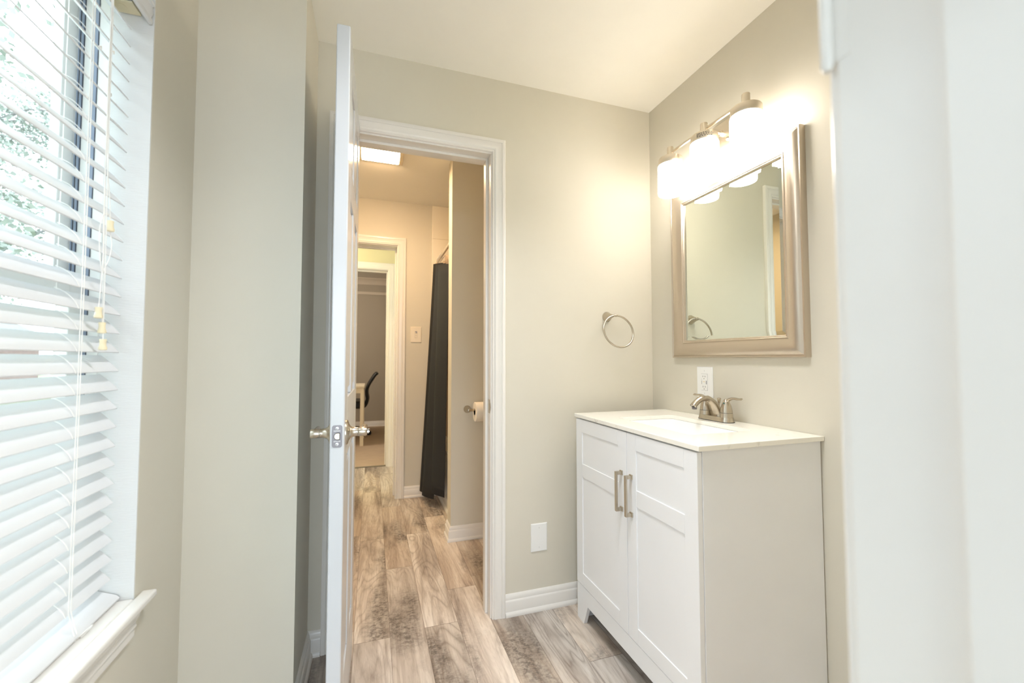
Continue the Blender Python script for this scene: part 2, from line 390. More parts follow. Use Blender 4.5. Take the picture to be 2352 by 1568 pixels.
wallbox('ceiling_hall', [((-1.45, 3.535, H2), (2.0, 4.575, H2+0.1))], M['ceiling'])
wallbox('ceiling_office', [((-2.0, 4.575, 2.5), (1.8, 7.3, 2.6))], M['ceiling'])
wallbox('ceiling_bedroom', [((-3.2, -3.2, H), (2.6, 0.112, H+0.1))], M['bedroom'])
# back wall with the doorway
JL, JR, JH = -0.104, 0.480, 1.975
wallbox('wall_back', [((XL-0.15, YB, 0), (JL-0.018, YB+0.115, H)), ((JR+0.018, YB, 0), (XR+0.1, YB+0.115, H)), ((JL-0.018, YB, JH+0.018), (JR+0.018, YB+0.115, H))], M['paint'])
wallbox('wall_right', [((XR, 0.112, 0), (XR+0.1, YB, H))], M['paint'])
wallbox('wall_bump', [((XL, Y1, 0), (X2, YB, H))], M['paint'])
WY0, WY1, WZ0, WZ1 = 0.34, 1.195, 0.527, 1.985
wallbox('wall_left', [((XL-0.16, 0.112, 0), (XL, WY0, H)), ((XL-0.16, WY1, 0), (XL, YB, H)), ((XL-0.16, WY0, 0), (XL, WY1, WZ0)), ((XL-0.16, WY0, WZ1), (XL, WY1, H))], M['paint'])
# white-painted lining of the window reveal
rv = MB(); t_ = 0.003
rv.box((XL-0.10, WY1-t_, WZ0), (XL-0.0005, WY1, WZ1)); rv.box((XL-0.10, WY0, WZ0), (XL-0.0005, WY0+t_, WZ1)); rv.box((XL-0.10, WY0, WZ1-t_), (XL-0.0005, WY1, WZ1))
struct(rv.build('trim_reveal', M['reveal']))
# wall the camera looks out of, with its doorway
NX0, NX1, NY0, NY1 = -0.46, 0.35, 0.112, 0.227
wallbox('wall_front', [((XL, NY0, 0), (NX0-0.018, NY1, H)), ((NX1+0.018, NY0, 0), (XR, NY1, H)), ((NX0-0.018, NY0, 2.03), (NX1+0.018, NY1, H))], M['paint'])
# bedroom behind the camera, open to daylight through a wide window
wallbox('wall_bedroom', [((-3.2, -3.0, 0), (-3.1, 0.112, H)), ((2.5, -3.0, 0), (2.6, 0.112, H)),
    ((-3.1, 0.0, 0), (XL, 0.112, H)), ((XR, 0.0, 0), (2.5, 0.112, H)), ((-3.2, -3.1, 0), (-1.5, -3.0, H)), ((1.3, -3.1, 0), (2.6, -3.0, H)),
    ((-1.5, -3.1, 0), (1.3, -3.0, 0.05)), ((-1.5, -3.1, 2.0), (1.3, -3.0, H))], M['bedroom'])
# bathroom beyond the doorway
AX, AY = 0.4556, 2.53
BY = 3.42; D2L, D2R, D2H = -0.50, 0.178, 1.975
wallbox('wall_alcove', [((AX, AY, 0), (1.35, AY+0.115, H2))], M['paint'])
wallbox('wall_bathroom', [((-0.80, BY, 0), (D2L-0.018, BY+0.115, H2)), ((D2R+0.018, BY, 0), (1.35, BY+0.115, H2)), ((D2L-0.018, BY, D2H+0.018), (D2R+0.018, BY+0.115, H2))], M['paint'])
wallbox('wall_bathroom_left', [((-0.80, YB+0.115, 0), (-0.72, BY, H2))], M['paint'])
wallbox('wall_bathroom_right', [((1.35, YB, 0), (1.45, BY+0.115, H2))], M['paint'])
struct(boxobj('wall_tub', (0.452, BY-0.010, 0.38), (1.35, BY, H2), M['tile'], bevel=0.003), 'cream tile on the wall above the tub')
# hall and office
HY = 4.46; D3L, D3R, D3H = -0.60, 0.143, 1.99
wallbox('wall_hall', [((-1.45, HY, 0), (D3L-0.018, HY+0.115, H2)), ((D3R+0.018, HY, 0), (2.0, HY+0.115, H2)), ((D3L-0.018, HY, D3H+0.018), (D3R+0.018, HY+0.115, H2))], M['paint_hall'])
wallbox('wall_hall_ends', [((-1.50, BY+0.115, 0), (-1.40, HY, H2)), ((-1.45, BY+0.085, 0), (-0.80, BY+0.115, H2)), ((2.0, BY+0.115, 0), (2.1, HY, H2))], M['paint_hall'])
wallbox('wall_office', [((-2.0, 7.15, 0), (1.8, 7.25, 2.5)), ((-2.0, HY+0.115, 0), (-1.95, 7.15, 2.5)), ((1.8, HY+0.115, 0), (1.9, 7.15, 2.5)),
    ((-2.0, HY+0.11, H2), (1.8, HY+0.115, 2.5))], M['paint_grey'])
wallbox('wall_office_side', [((-1.95, HY+0.115, 0), (D3L-0.03, HY+0.12, 2.5)), ((D3R+0.03, HY+0.115, 0), (1.8, HY+0.12, 2.5)), ((D3L-0.03, HY+0.115, D3H+0.03), (D3R+0.03, HY+0.12, 2.5))], M['paint_grey'])
struct(boxobj('trim_threshold', (D3L, 4.475, 0.0), (D3R, 4.51, 0.007), mat('grey_threshold', srgb(120, 112, 98), 0.6), bevel=0.003))

struct(MB().lathe([(.176, H-0.0005), (.190, H-0.0005), (.190, H-0.006), (.184, H-0.018), (.176, H-0.018), (.176, H-0.0005)], T(0.36, 0.80, 0), 48).build('trim_fill_ring', M['plastic'], smooth=True), 'white ring added around the unseen ceiling fill light')  # made-up fixture ring around the added fill light
# casings and jambs
CAS = [(0, 0), (0, .0085), (.003, .0115), (.007, .0115), (.008, .0095), (.011, .013), (.015, .0150), (.026, .0125), (.034, .0145), (.0395, .0165), (.041, .0145), (.0425, .017), (.053, .018), (.057, .0155), (.057, 0)]
def casing(name, xl, xr, zt, y, side, w=0.057):
    pr = [(a*w/0.057, b) for a, b in CAS]
    return struct(MB().sweep([(xr, 0), (xr, zt), (xl, zt), (xl, 0)], pr, lambda u, v, b: (u, y+side*b, v)).build(name, M['trim'], smooth=True))
def jamb(name, xl, xr, zt, y0, y1, stop0, stop1, m=None):
    b = MB(); t = 0.018
    b.box((xl-t, y0, 0), (xl, y1, zt)); b.box((xr, y0, 0), (xr+t, y1, zt)); b.box((xl-t, y0, zt), (xr+t, y1, zt+t))
    s_ = 0.011
    b.box((xl, stop0, 0), (xl+s_, stop1, zt)); b.box((xr-s_, stop0, 0), (xr, stop1, zt)); b.box((xl+s_, stop0, zt-s_), (xr-s_, stop1, zt))
    return struct(b.build(name, m or M['trim'], bevel=0.0015))
casing('trim_1', JL-0.006, JR+0.006, JH+0.007, YB, -1)
jamb('trim_2', JL, JR, JH, YB-0.001, YB+0.116, YB+0.042, YB+0.077)
casing('trim_3', D2L-0.005, D2R+0.006, D2H+0.006, BY, -1, 0.062)
jamb('trim_4', D2L, D2R, D2H, BY-0.001, BY+0.116, BY+0.08, BY+0.11)
casing('trim_5', D3L-0.005, D3R+0.006, D3H+0.004, HY, -1, 0.066)
jamb('trim_6', D3L, D3R, D3H, HY-0.001, HY+0.121, HY+0.075, HY+0.11)
# doorway around the camera
jamb('trim_7', NX0, NX1, 2.01, NY0-0.001, NY1+0.001, 0.113, 0.158)
casing('trim_8', NX0-0.005, NX1+0.005, 2.015, NY1, 1)
hg = MB(); hg.lathe([(0, 1.314), (.003, 1.314), (.0048, 1.318), (.0048, 1.404), (.003, 1.408), (0, 1.408)], T(NX1-0.003, NY1+0.006, 0), 20)
hg.box((NX1-0.0006, NY1-0.010, 1.32), (NX1, NY1+0.004, 1.403))
tg = struct(hg.build('trim_hinge', M['trim'], smooth=True), 'white painted hinge on the blurred door jamb')

BB = [(0, 0), (.021, 0), (.022, .006), (.020, .014), (.014, .019), (.014, .058), (.0125, .062), (.009, .065), (.009, .075), (.006, .083), (.002, .087), (0, .087)]
def base(name, path, m=None): return struct(MB().sweep(path, BB, lambda u, v, b: (u, v, b)).build(name, m or M['trim'], smooth=True))
base('baseboard_back', [(JR+0.0635, YB), (XR, YB)])
base('baseboard_left', [(XL, 0.23), (XL, Y1), (X2, Y1), (X2, YB), (JL-0.0635, YB)])
base('baseboard_right', [(XR, YB-0.02), (XR, 1.650)]); base('baseboard_right_front', [(XR, 0.913), (XR, NY1)])
base('baseboard_alcove', [(AX, AY+0.115), (AX, AY), (1.35, AY)])
base('baseboard_bathroom', [(D2R+0.069, BY), (0.505, BY)])
base('baseboard_office', [(-1.95, 7.15), (1.8, 7.15)])
# crown-like ledge and rail high on the office wall
struct(MB().sweep([(-1.95, 7.15), (1.8, 7.15)], [(0, 2.285), (.012, 2.285), (.016, 2.315), (.03, 2.335), (.045, 2.36), (.07, 2.372), (.07, 2.385), (0, 2.385)], lambda u, v, b: (u, v, b)).build('trim_office_ledge', mat('dim_white_trim', srgb(205, 196, 182), 0.5), smooth=True))
struct(MB().sweep([(-1.95, 7.15), (1.8, 7.15)], [(0, 2.118), (.014, 2.122), (.018, 2.14), (.014, 2.166), (0, 2.168)], lambda u, v, b: (u, v, b)).build('trim_office_rail', bpy.data.materials['dim_white_trim'], smooth=True))

# window sill: stool with horns and a moulded apron
st = MB(); st.box((XL-0.10, WY0+0.001, 0.5275), (XL+0.002, WY1-0.004, 0.543)); st.box((XL+0.0005, WY0-0.06, 0.5275), (XL+0.0305, WY1+0.032, 0.543))
sill = struct(st.build('trim_sill', M['trim'], bevel=0.005, seg=3))
ap = MB().prism([(0.0005, 0.468), (0.010, 0.468), (0.010, 0.486), (0.014, 0.490), (0.012, 0.498), (0.016, 0.507), (0.020, 0.512), (0.020, 0.5270), (0.0005, 0.5270)], WY0-0.03, WY1-0.02, lambda u, v, w: (XL+u, w, v)).build('trim_apron', M['trim'], smooth=True); struct(ap)

# ------------------------------------------------------------------ window unit
win = bpy.data.objects.new('window_1', None); COL.objects.link(win); win.location = (-0.62, 0.767, WZ0); ORG['window_1'] = (-0.62, 0.767, WZ0); tag(win, 'white vinyl double-hung window behind the blinds', kind='structure')
f = MB()
xi, xo = -0.586, -0.662
# side jamb liners with track grooves; head and bottom frame
for y0, y1, sgn in ((WY1-0.006, WY1+0.03, 1), (WY0-0.03, WY0+0.006, -1)):
    f.box((xo, y0, WZ0), (xi, y1, WZ1))
f.box((xo, WY0, WZ1-0.02), (xi, WY1, WZ1+0.01)); f.box((xo, WY0, WZ0), (xi, WY1, WZ0+0.022))
f.build('frame', M['vinyl'], win, bevel=0.0015)
for y in (WY1-0.0065, WY0+0.0065):
    b = MB(); b.box((-0.6155, y-0.0012, WZ0+0.02), (-0.6065, y+0.0012, WZ1-0.02)); b.build('track_strip', M['track'], win)
    b = MB(); b.box((-0.6065, y-0.0012, WZ0+0.02), (-0.6052, y+0.0012, WZ1-0.02)); b.build('track_strip', M['track_dark'], win)
    b = MB(); b.box((-0.6415, y-0.0012, WZ0+0.02), (-0.6385, y+0.0012, WZ1-0.02)); b.box((-0.6365, y-0.0012, WZ0+0.02), (-0.632, y+0.0012, WZ1-0.02)); b.build('track_strip', M['track'], win)
    b = MB(); b.box((-0.6385, y-0.0016, WZ0+0.02), (-0.6378, y+0.0016, WZ1-0.02)); b.box((-0.632, y-0.0016, WZ0+0.02), (-0.6305, y+0.0016, WZ1-0.02)); b.build('track_strip', M['track_dark'], win)
def sash(x0, x1, z0, z1, name):
    sy0, sy1 = WY0+0.008, WY1-0.008; w = 0.044
    m_ = MB(); m_.box((x0, sy0, z0), (x1, sy0+w, z1)); m_.box((x0, sy1-w, z0), (x1, sy1, z1)); m_.box((x0, sy0+w, z0), (x1, sy1-w, z0+w*0.8)); m_.box((x0, sy0+w, z1-w*0.8), (x1, sy1-w, z1))
    o = m_.build(name, M['vinyl'], win, bevel=0.002)
    xm = (x0+x1)/2
    g = MB(); g.box((xm-0.002, sy0+w-0.002, z0+w*0.8-0.002), (xm+0.002, sy1-w+0.002, z1-w*0.8+0.002)); g.build('pane', M['glass'], o)
    ORG[o.name] = ORG['window_1']
    return o
sash(-0.660, -0.6425, 1.235, 1.962, 'upper_sash')
sash(-0.630, -0.6140, 0.552, 1.245, 'lower_sash')
b = MB(); b.box((-0.6315, WY0+0.01, 1.2455), (-0.6125, WY1-0.01, 1.2475)); b.build('meeting_rail_seal', M['track_dark'], win)

# ------------------------------------------------------------------ blinds
bl = thing('window_blind', (-0.55, 0.767, WZ0+0.016), 'white faux-wood window blind with tilted slats inside the bright window reveal', 'blind')
SY0, SY1 = WY0+0.010, 1.1845
def slat_mesh():
    b = MB(); n = 6; top = []; botm = []
    ang = math.radians(47); w = 0.0485; ca, sa = math.cos(ang), math.sin(ang)
    for i in range(n+1):
        s_ = i/n*w; h_ = 0.0013*math.sin(math.pi*i/n)
        # from the low room-side edge up and out
        top.append((-s_*ca + (h_+0.0011)*sa, s_*sa + (h_+0.0011)*ca)); botm.append((-s_*ca + (h_-0.0012)*sa, s_*sa + (h_-0.0012)*ca))
    poly = top + botm[::-1]
    b.prism(poly, SY0, SY1, lambda u, v, w_: (u, w_, v))
    bmesh.ops.recalc_face_normals(b.bm, faces=b.bm.faces)
    me = bpy.data.meshes.new('slat'); b.bm.to_mesh(me); b.bm.free(); me.materials.append(M['slat'])
    for p in me.polygons: p.use_smooth = True
    try: me.set_sharp_from_angle(angle=math.radians(30))
    except Exception: pass
    return me
sm = slat_mesh(); o0 = ORG[bl.name]
NSL = 31
for k in range(NSL):
    z = 0.5935 + 0.04195*k
    o = bpy.data.objects.new('slat', sm); COL.objects.link(o); o.parent = bl
    o.location = (-0.5445-o0[0]+random.uniform(-.0006, .0006), -o0[1], z-o0[2]); o.rotation_euler = (0, math.radians(random.uniform(-1.2, 1.2)), 0)
# bottom rail
br = MB(); br.prism([(0, 0), (0.003, .006), (-0.003, .0125), (-0.045, .030), (-0.049, .026), (-0.050, .012), (-0.046, 0.0)], SY0, 1.189, lambda u, v, w: (-0.531+u, w, 0.5445+v)); br.build('bottom_rail', M['slat'], bl, bevel=0.0012)
# head rail, end bracket, valance
hr = MB(); hr.box((-0.577, SY0, 1.905), (-0.538, 1.172, 1.945)); hr.build('head_rail', M['slat'], bl, bevel=0.002)
bk = MB(); bk.box((-0.583, 1.150, 1.893), (-0.529, 1.190, 1.8965)); bk.box((-0.583, 1.188, 1.8965), (-0.529, 1.190, 1.945)); bk.box((-0.583, 1.150, 1.8965), (-0.581, 1.190, 1.945))
bk.lathe([(0, 0), (.009, 0), (.009, .001), (0, .001)], T(-0.556, 1.168, 1.8918), 24); bk.build('end_bracket', M['tassel'], bl, bevel=0.0008)
sc = MB(); sc.lathe([(0, 0), (.005, 0), (.004, .002), (0, .002)], T(-0.584, 1.140, 1.900) @ Rm(90, 'Y'), 20); sc.build('screw', M['chrome'], bl)
vl = MB(); vl.prism([(-.5215, 1.945), (-.5150, 1.8785), (-.5105, 1.8745), (-.5060, 1.8765), (-.5050, 1.8845), (-.5082, 1.892), (-.5040, 1.903), (-.5055, 1.914), (-.5062, 1.918), (-.5020, 1.9205), (-.5020, 1.926), (-.5100, 1.935), (-.5100, 1.95), (-.5215, 1.95)], SY0, 1.186, lambda u, v, w: (u, w, v)); vl.build('valance', M['slat'], bl, smooth=True)
# ladder cords with rungs
for ly in (1.042, 0.48):
    for dy in (-0.0035, 0.0035):
        MB().tube([(-0.5405, ly+dy, 1.90), (-0.5405, ly+dy+0.001, 1.3), (-0.5405, ly+dy+0.002, 0.60), (-0.5300, ly+dy+0.006, 0.5445)], 0.0009, 6).build('ladder_cord', M['cord'], bl, smooth=True)
    MB().tube([(-0.580, ly, 1.90), (-0.580, ly, 0.62), (-0.575, ly, 0.575)], 0.0008, 6).build('ladder_cord', M['cord'], bl, smooth=True)
    lp = smoothpts([(-0.529, ly+0.008, 0.548), (-0.520, ly+0.030, 0.556), (-0.524, ly+0.034, 0.549), (-0.527, ly+0.012, 0.5455)], 6)
    MB().tube(lp, 0.001, 6).build('cord_knot', M['cord'], bl, smooth=True)
rung = MB().tube(smoothpts([(-0.580, 1.036, 0.0), (-0.563, 1.036, -0.009), (-0.548, 1.036, -0.026), (-0.5425, 1.037, -0.040)], 5), 0.0007, 5)
rung.bm.normal_update(); rme = bpy.data.meshes.new('rung_cord'); rung.bm.to_mesh(rme); rung.bm.free(); rme.materials.append(M['cord'])
for k in range(NSL):
    o = bpy.data.objects.new('rung_cord', rme); COL.objects.link(o); o.parent = bl; o.location = (-o0[0], -o0[1], 0.633+0.04195*k-o0[2])
# pull cords and tassels
TP = [(1.109, 1.366), (1.080, 1.178), (1.094, 1.148), (1.093, 1.113)]
cx = -0.533
paths = [[(cx, 1.088, 1.90), (cx, 1.084, 1.70), (cx, 1.090, 1.50), (cx, 1.102, 1.43), (cx, 1.109, 1.376)],
         [(cx, 1.086, 1.90), (cx, 1.086, 1.62), (cx, 1.084, 1.40), (cx, 1.088, 1.30), (cx, 1.083, 1.22), (cx, 1.080, 1.188)],
         [(cx, 1.084, 1.90), (cx, 1.082, 1.60), (cx, 1.088, 1.35), (cx, 1.091, 1.26), (cx, 1.094, 1.158)],
         [(cx+.002, 1.085, 1.90), (cx+.002, 1.086, 1.60), (cx+.003, 1.090, 1.30), (cx+.003, 1.0925, 1.123)],
         [(cx, 1.109, 1.352), (cx, 1.116, 1.33), (cx, 1.111, 1.30), (cx, 1.097, 1.275), (cx, 1.088, 1.262), (cx, 1.078, 1.29), (cx, 1.073, 1.34), (cx, 1.082, 1.378), (cx, 1.100, 1.388), (cx, 1.108, 1.380)]]
for i, p in enumerate(paths):
    MB().tube(smoothpts(p, 6), 0.0009, 6).build('pull_cord', M['cord'], bl, smooth=True)
for i, (y, z) in enumerate(TP):
    x = cx + (0.003 if i == 3 else 0)
    MB().lathe([(0, .0105), (.0055, .0105), (.0060, .009), (.0052, .003), (.0056, -.003), (.0072, -.008), (.0068, -.0115), (.004, -.0125), (0, -.0125)], T(x, y, z), 20).build('cord_tassel', M['tassel'], bl, smooth=True)
for y, z in ((1.090, 1.735), (1.086, 1.64), (1.047, 1.715)):
    MB().tube([(cx, y, z), (cx+.001, y+.004, z+.004), (cx, y+.007, z-.001)], 0.0016, 6).build('cord_knot', M['cord'], bl, smooth=True)

# ------------------------------------------------------------------ open panel door
def panel_door():
    Wd, Hd, Tk = 0.528, 1.973, 0.0355
    root = bpy.data.objects.new('door_1', None); COL.objects.link(root)
    tag(root, 'white panel door standing open toward the camera, seen edge-on', kind='structure')
    # local frame: x = along width from hinge (0) to free edge (Wd), y = thickness, z up
    ORG['door_1'] = (0, 0, 0)
    st, ms = 0.095, 0.075; zr = [(0, 0.20), (0.80, 0.965), (1.53, 1.62), (1.87, Hd)]
    b = MB(); b.box((st-.01, 0.011, 0.19), (Wd-st+.01, Tk-0.011, Hd-0.08))
    b.box((0, 0, 0), (st, Tk, Hd)); b.box((Wd-st, 0, 0), (Wd, Tk, Hd))
    for z0, z1 in zr: b.box((st, 0, z0), (Wd-st, Tk, z1))
    cm = Wd/2; pz = [(0.20, 0.80), (0.965, 1.53), (1.62, 1.87)]
    for z0, z1 in pz: b.box((cm-ms/2, 0, z0), (cm+ms/2, Tk, z1))
    door = b.build('slab', M['door'], root, bevel=0.004, seg=2)
    for z0, z1 in pz:
        for x0, x1 in ((st, cm-ms/2), (cm+ms/2, Wd-st)):
            g = 0.014
            p = MB()
            for y0, y1, e in ((0.0025, 0.012, 0), (Tk-0.012, Tk-0.0025, 1)):
                i = 0.012
                lo = [(x0+g, y1 if e == 0 else y0, z0+g), (x1-g, y1 if e == 0 else y0, z0+g), (x1-g, y1 if e == 0 else y0, z1-g), (x0+g, y1 if e == 0 else y0, z1-g)]
                hi = [(x0+g+i, y0 if e == 0 else y1, z0+g+i), (x1-g-i, y0 if e == 0 else y1, z0+g+i), (x1-g-i, y0 if e == 0 else y1, z1-g-i), (x0+g+i, y0 if e == 0 else y1, z1-g-i)]
                a = [p.bm.verts.new(c) for c in lo]; c_ = [p.bm.verts.new(c) for c in hi]
                p.bm.faces.new(a); p.bm.faces.new(c_)
                for k in range(4): p.bm.faces.new((a[k], a[(k+1) % 4], c_[(k+1) % 4], c_[k]))
            p.build('panel', M['door'], root, bevel=0.001)
    zc = 0.882-0.012
    # latch plate on the free edge, two rounded corners, screws and bolt
    def rr(w, h, r, n=6):
        pts = []
        for cx_, cy_, a0 in ((w-r, h-r, 0), (-w+r, h-r, 90), (-w+r, -h+r, 180), (w-r, -h+r, 270)):
            for k in range(n+1):
                a = math.radians(a0+90*k/n); pts.append((cx_+r*math.cos(a), cy_+r*math.sin(a)))
        return pts
    yc = Tk/2
    pl = MB().prism(rr(.0125, .0285, .006), Wd-0.001, Wd+0.0012, lambda u, v, w: (w, yc+u, zc+v)).build('latch_plate', M['plate'], root, bevel=0.0003)
    for dz in (-0.0205, 0.0205):
        MB().lathe([(0, 0), (.0042, 0), (.0042, .0010), (.003, .0014), (0, .0010)], T(Wd+0.0012, yc, zc+dz) @ Rm(90, 'Y'), 20).build('screw', M['chrome'], root, smooth=True)
        MB().box((Wd+.0020, yc-.0026, zc+dz-.0004), (Wd+.0027, yc+.0026, zc+dz+.0004)).box((Wd+.0020, yc-.0004, zc+dz-.0026), (Wd+.0027, yc+.0004, zc+dz+.0026)).build('screw_slot', M['dark'], root)
    dp = [( -.0075, .009), (-.0075, -.009)] + [(-.0015+.0095*math.cos(math.radians(a)), .0095*math.sin(math.radians(a))) for a in range(-90, 91, 15)]
    MB().prism(dp, Wd+0.0008, Wd+0.0015, lambda u, v, w: (w, yc-u, zc+v)).build('latch_recess', M['dark'], root)
    dp2 = [(u*0.84, v*0.84) for u, v in dp]
    MB().prism(dp2, Wd+0.001, Wd+0.004, lambda u, v, w: (w, yc-u, zc+v)).build('latch_bolt', M['nickel_w'], root, bevel=0.001)
    for txt, dz in (('DEFIANT', .0126), ('APPLE IN', -.0142)):
        cu = bpy.data.curves.new('latch_lettering', 'FONT'); cu.body = txt; cu.size = 0.0040; cu.align_x = 'CENTER'; cu.extrude = 0.0001; cu.offset = 0.00008
        o = bpy.data.objects.new('latch_lettering', cu); COL.objects.link(o)
        dg = bpy.context.evaluated_depsgraph_get(); me = bpy.data.meshes.new_from_object(o.evaluated_get(dg)); bpy.data.objects.remove(o)
        me.transform(Matrix(((0, 0, 1, Wd+0.0014), (1, 0, 0, yc), (0, 1, 0, zc+dz), (0, 0, 0, 1)))); me.materials.clear(); me.materials.append(M['plastic'])
        o = bpy.data.objects.new('latch_lettering', me); COL.objects.link(o); o.parent = root
    # lever handles, one each side
    hx = Wd-0.060
    for sgn, y0 in ((-1, 0.0), (1, Tk)):
        def mp(x, d, z): return (hx+x, y0+sgn*d, zc+z)
        R_ = T(hx, y0, zc) @ Rm(-90*sgn, 'X')
        h = MB().lathe([(0, 0), (.0335, 0), (.0335, .002), (.0315, .0045), (.022, .0075), (.0160, .0115), (.0130, .018), (.0125, .024), (0, .024)], R_, 40)
        ho = h.build('rosette', M['nickel'], root, smooth=True); ORG[ho.name] = (0, 0, 0)
        MB().lathe([(0, .024), (.0120, .024), (.0120, .0300), (0, .0300)], R_, 32).build('neck', M['nickel'], ho, smooth=True)
        lv = MB().lathe([(0, .0305), (.0118, .0305), (.0124, .0315), (.0124, .052), (.0114, .0535), (0, .0535)], R_, 32)
        lv.tube([mp(0, .043, 0), mp(-.03, .043, .001), mp(-.07, .044, .001), mp(-.098, .047, -.001)], [(.0095, .011), (.0085, .0095), (.0075, .0085), (.006, .007)], 16)
        lv.build('lever', M['nickel'], ho, smooth=True)
        MB().lathe([(0, 0), (.0011, 0), (.0011, .0006), (0, .0006)], T(*mp(.0118, .0275, 0)) @ Rm(90, 'Y'), 10).build('set_screw', M['dark'], ho)
        if sgn == 1:
            kb = MB()
            for q in range(5):
                a = q*1.3; kb.box((-.002, -.0015, -.0022), (.002, .0045, .0022), T(hx+.004*math.cos(a), y0+.056, zc+.004*math.sin(a)) @ Rm(40*q, 'X') @ Rm(28*q, 'Z'))
            kb.build('privacy_button', M['chrome'], ho, bevel=0.0004)
    for z in (0.20, 1.00, 1.76):
        q = MB().lathe([(0, z-.045), (.006, z-.045), (.006, z+.045), (0, z+.045)], T(-0.004, -0.002, 0), 16); q.box((-0.0015, 0.001, z-.044), (0.0, Tk-.004, z+.044)); q.build('hinge', M['nickel'], root, smooth=True)
    return root
door = panel_door()
# place: hinge end at far side, free edge toward the camera. local +x runs from hinge toward camera, local +y toward room right
hp = Vector((-0.0921, 1.712, 0.012)); fp = Vector((-0.1015, 1.185, 0.012))
d = (fp-hp).normalized(); n_ = Vector((-d.y, d.x, 0))  # right-hand side
if n_.x < 0: n_ = -n_
door.matrix_world = Matrix(((d.x, n_.x, 0, hp.x), (d.y, n_.y, 0, hp.y), (0, 0, 1, 0.012), (0, 0, 0, 1)))

# strike plate on the jamb
sp = MB(); sp.box((JR-0.0015, YB+0.002, 0.850), (JR+0.0005, YB+0.032, 0.908)); sp.prism([(0, .857), (.007, .866), (.009, .879), (.007, .892), (0, .901)], -0.0013, 0.0, lambda u, v, w: (JR+w, YB+0.002-u, v))
stk = struct(sp.build('trim_strike', M['nickel'], bevel=0.0004), 'nickel strike plate on the right door jamb')

# ------------------------------------------------------------------ vanity
vz = 0.848
VX, VY0, VY1 = 0.8314, 0.9172, 1.6462
ct = MB()
def rrect(x0, x1, y0, y1, r, n=6):
    pts = []
    for cx_, cy_, a0 in ((x1-r, y1-r, 0), (x0+r, y1-r, 90), (x0+r, y0+r, 180), (x1-r, y0+r, 270)):
        for k in range(n+1):
            a = math.radians(a0+90*k/n); pts.append((cx_+r*math.cos(a), cy_+r*math.sin(a)))
    return pts
SX0, SX1, SY0_, SY1_ = 0.930, 1.188, 1.062, 1.466
hole = rrect(SX0, SX1, SY0_, SY1_, 0.022)
def slab_with_hole(b, outer, hole, z0, z1):
    n = len(hole)
    # match each hole vertex to a point on the outer rectangle by quadrant
    (x0, y0), (x1, y1) = outer
    q = n//4; corners = [(x1, y1), (x0, y1), (x0, y0), (x1, y0)]
    for z, flip in ((z1, False), (z0, True)):
        hv = [b.bm.verts.new((x, y, z)) for x, y in hole]; cv = [b.bm.verts.new((x, y, z)) for x, y in corners]
        for c in range(4):
            for k in range(q-1): b.bm.faces.new((hv[c*q+k], hv[c*q+k+1], cv[c]))
            b.bm.faces.new((hv[c*q+q-1], hv[(c*q+q) % n], cv[(c+1) % 4], cv[c]))
        if z == z1: ht, ct_ = hv, cv
        else: hb, cb = hv, cv
    for i in range(n): b.bm.faces.new((ht[i], hb[i], hb[(i+1) % n], ht[(i+1) % n]))
    for i in range(4): b.bm.faces.new((ct_[i], cb[i], cb[(i+1) % 4], ct_[(i+1) % 4]))
slab_with_hole(ct, ((VX, VY0), (XR-0.001, VY1)), hole, vz-0.0145, vz)
tag(ct.build('countertop', M['quartz'], bevel=0.0012), 'white veined quartz countertop with a rectangular sink cutout on the vanity', 'countertop')
# undermount basin
sk = MB(); zs = vz-0.0150
rings = [(0.008, zs), (0.0, zs), (-0.006, zs-0.02), (-0.014, zs-0.10), (-0.030, zs-0.125), (-0.06, zs-0.133)]
prev = None; first = None
for off, z in rings:
    pts = rrect(SX0-off, SX1+off, SY0_-off, SY1_+off, max(0.012, 0.026+off*0.3)); vs = [sk.bm.verts.new((x, y, z)) for x, y in pts]
    if prev:
        for i in range(len(vs)): sk.bm.faces.new((prev[i], prev[(i+1) % len(vs)], vs[(i+1) % len(vs)], vs[i]))
    prev = vs
sk.bm.faces.new(prev)
sko = sk.build('sink', M['porcelain'], smooth=True); sm_ = sko.modifiers.new('shell', 'SOLIDIFY'); sm_.thickness = 0.006; sm_.offset = 0 - 1
tag(sko, 'white rectangular undermount sink basin set below the countertop', 'sink')
dr = MB().lathe([(0, 0), (.021, 0), (.021, .0015), (.014, .003), (0, .003)], T(1.08, 1.264, zs-0.133+0.0005), 28).build('drain', M['nickel'], sko, smooth=True)

vt = thing('vanity_cabinet', (1.07, 1.28, 0), 'white two-door vanity cabinet with recessed panels under the quartz top', 'cabinet')
CF, CB = 0.852, XR-0.004    # carcass front and back
b = MB()
b.box((CF, VY0+0.010, 0.0), (CB, VY0+0.026, vz-0.0148)); b.box((CF, VY1-0.026, 0.0), (CB, VY1-0.010, vz-0.0148))
b.box((CF, VY0+0.026, 0.15), (CB, VY1-0.026, 0.166)); b.box((CB-0.012, VY0+0.026, 0.166), (CB, VY1-0.026, 0.66)); b.box((CF, VY0+0.026, 0.80), (CF+0.018, VY1-0.026, vz-0.016))
b.build('body', M['cab'], vt, bevel=0.001)
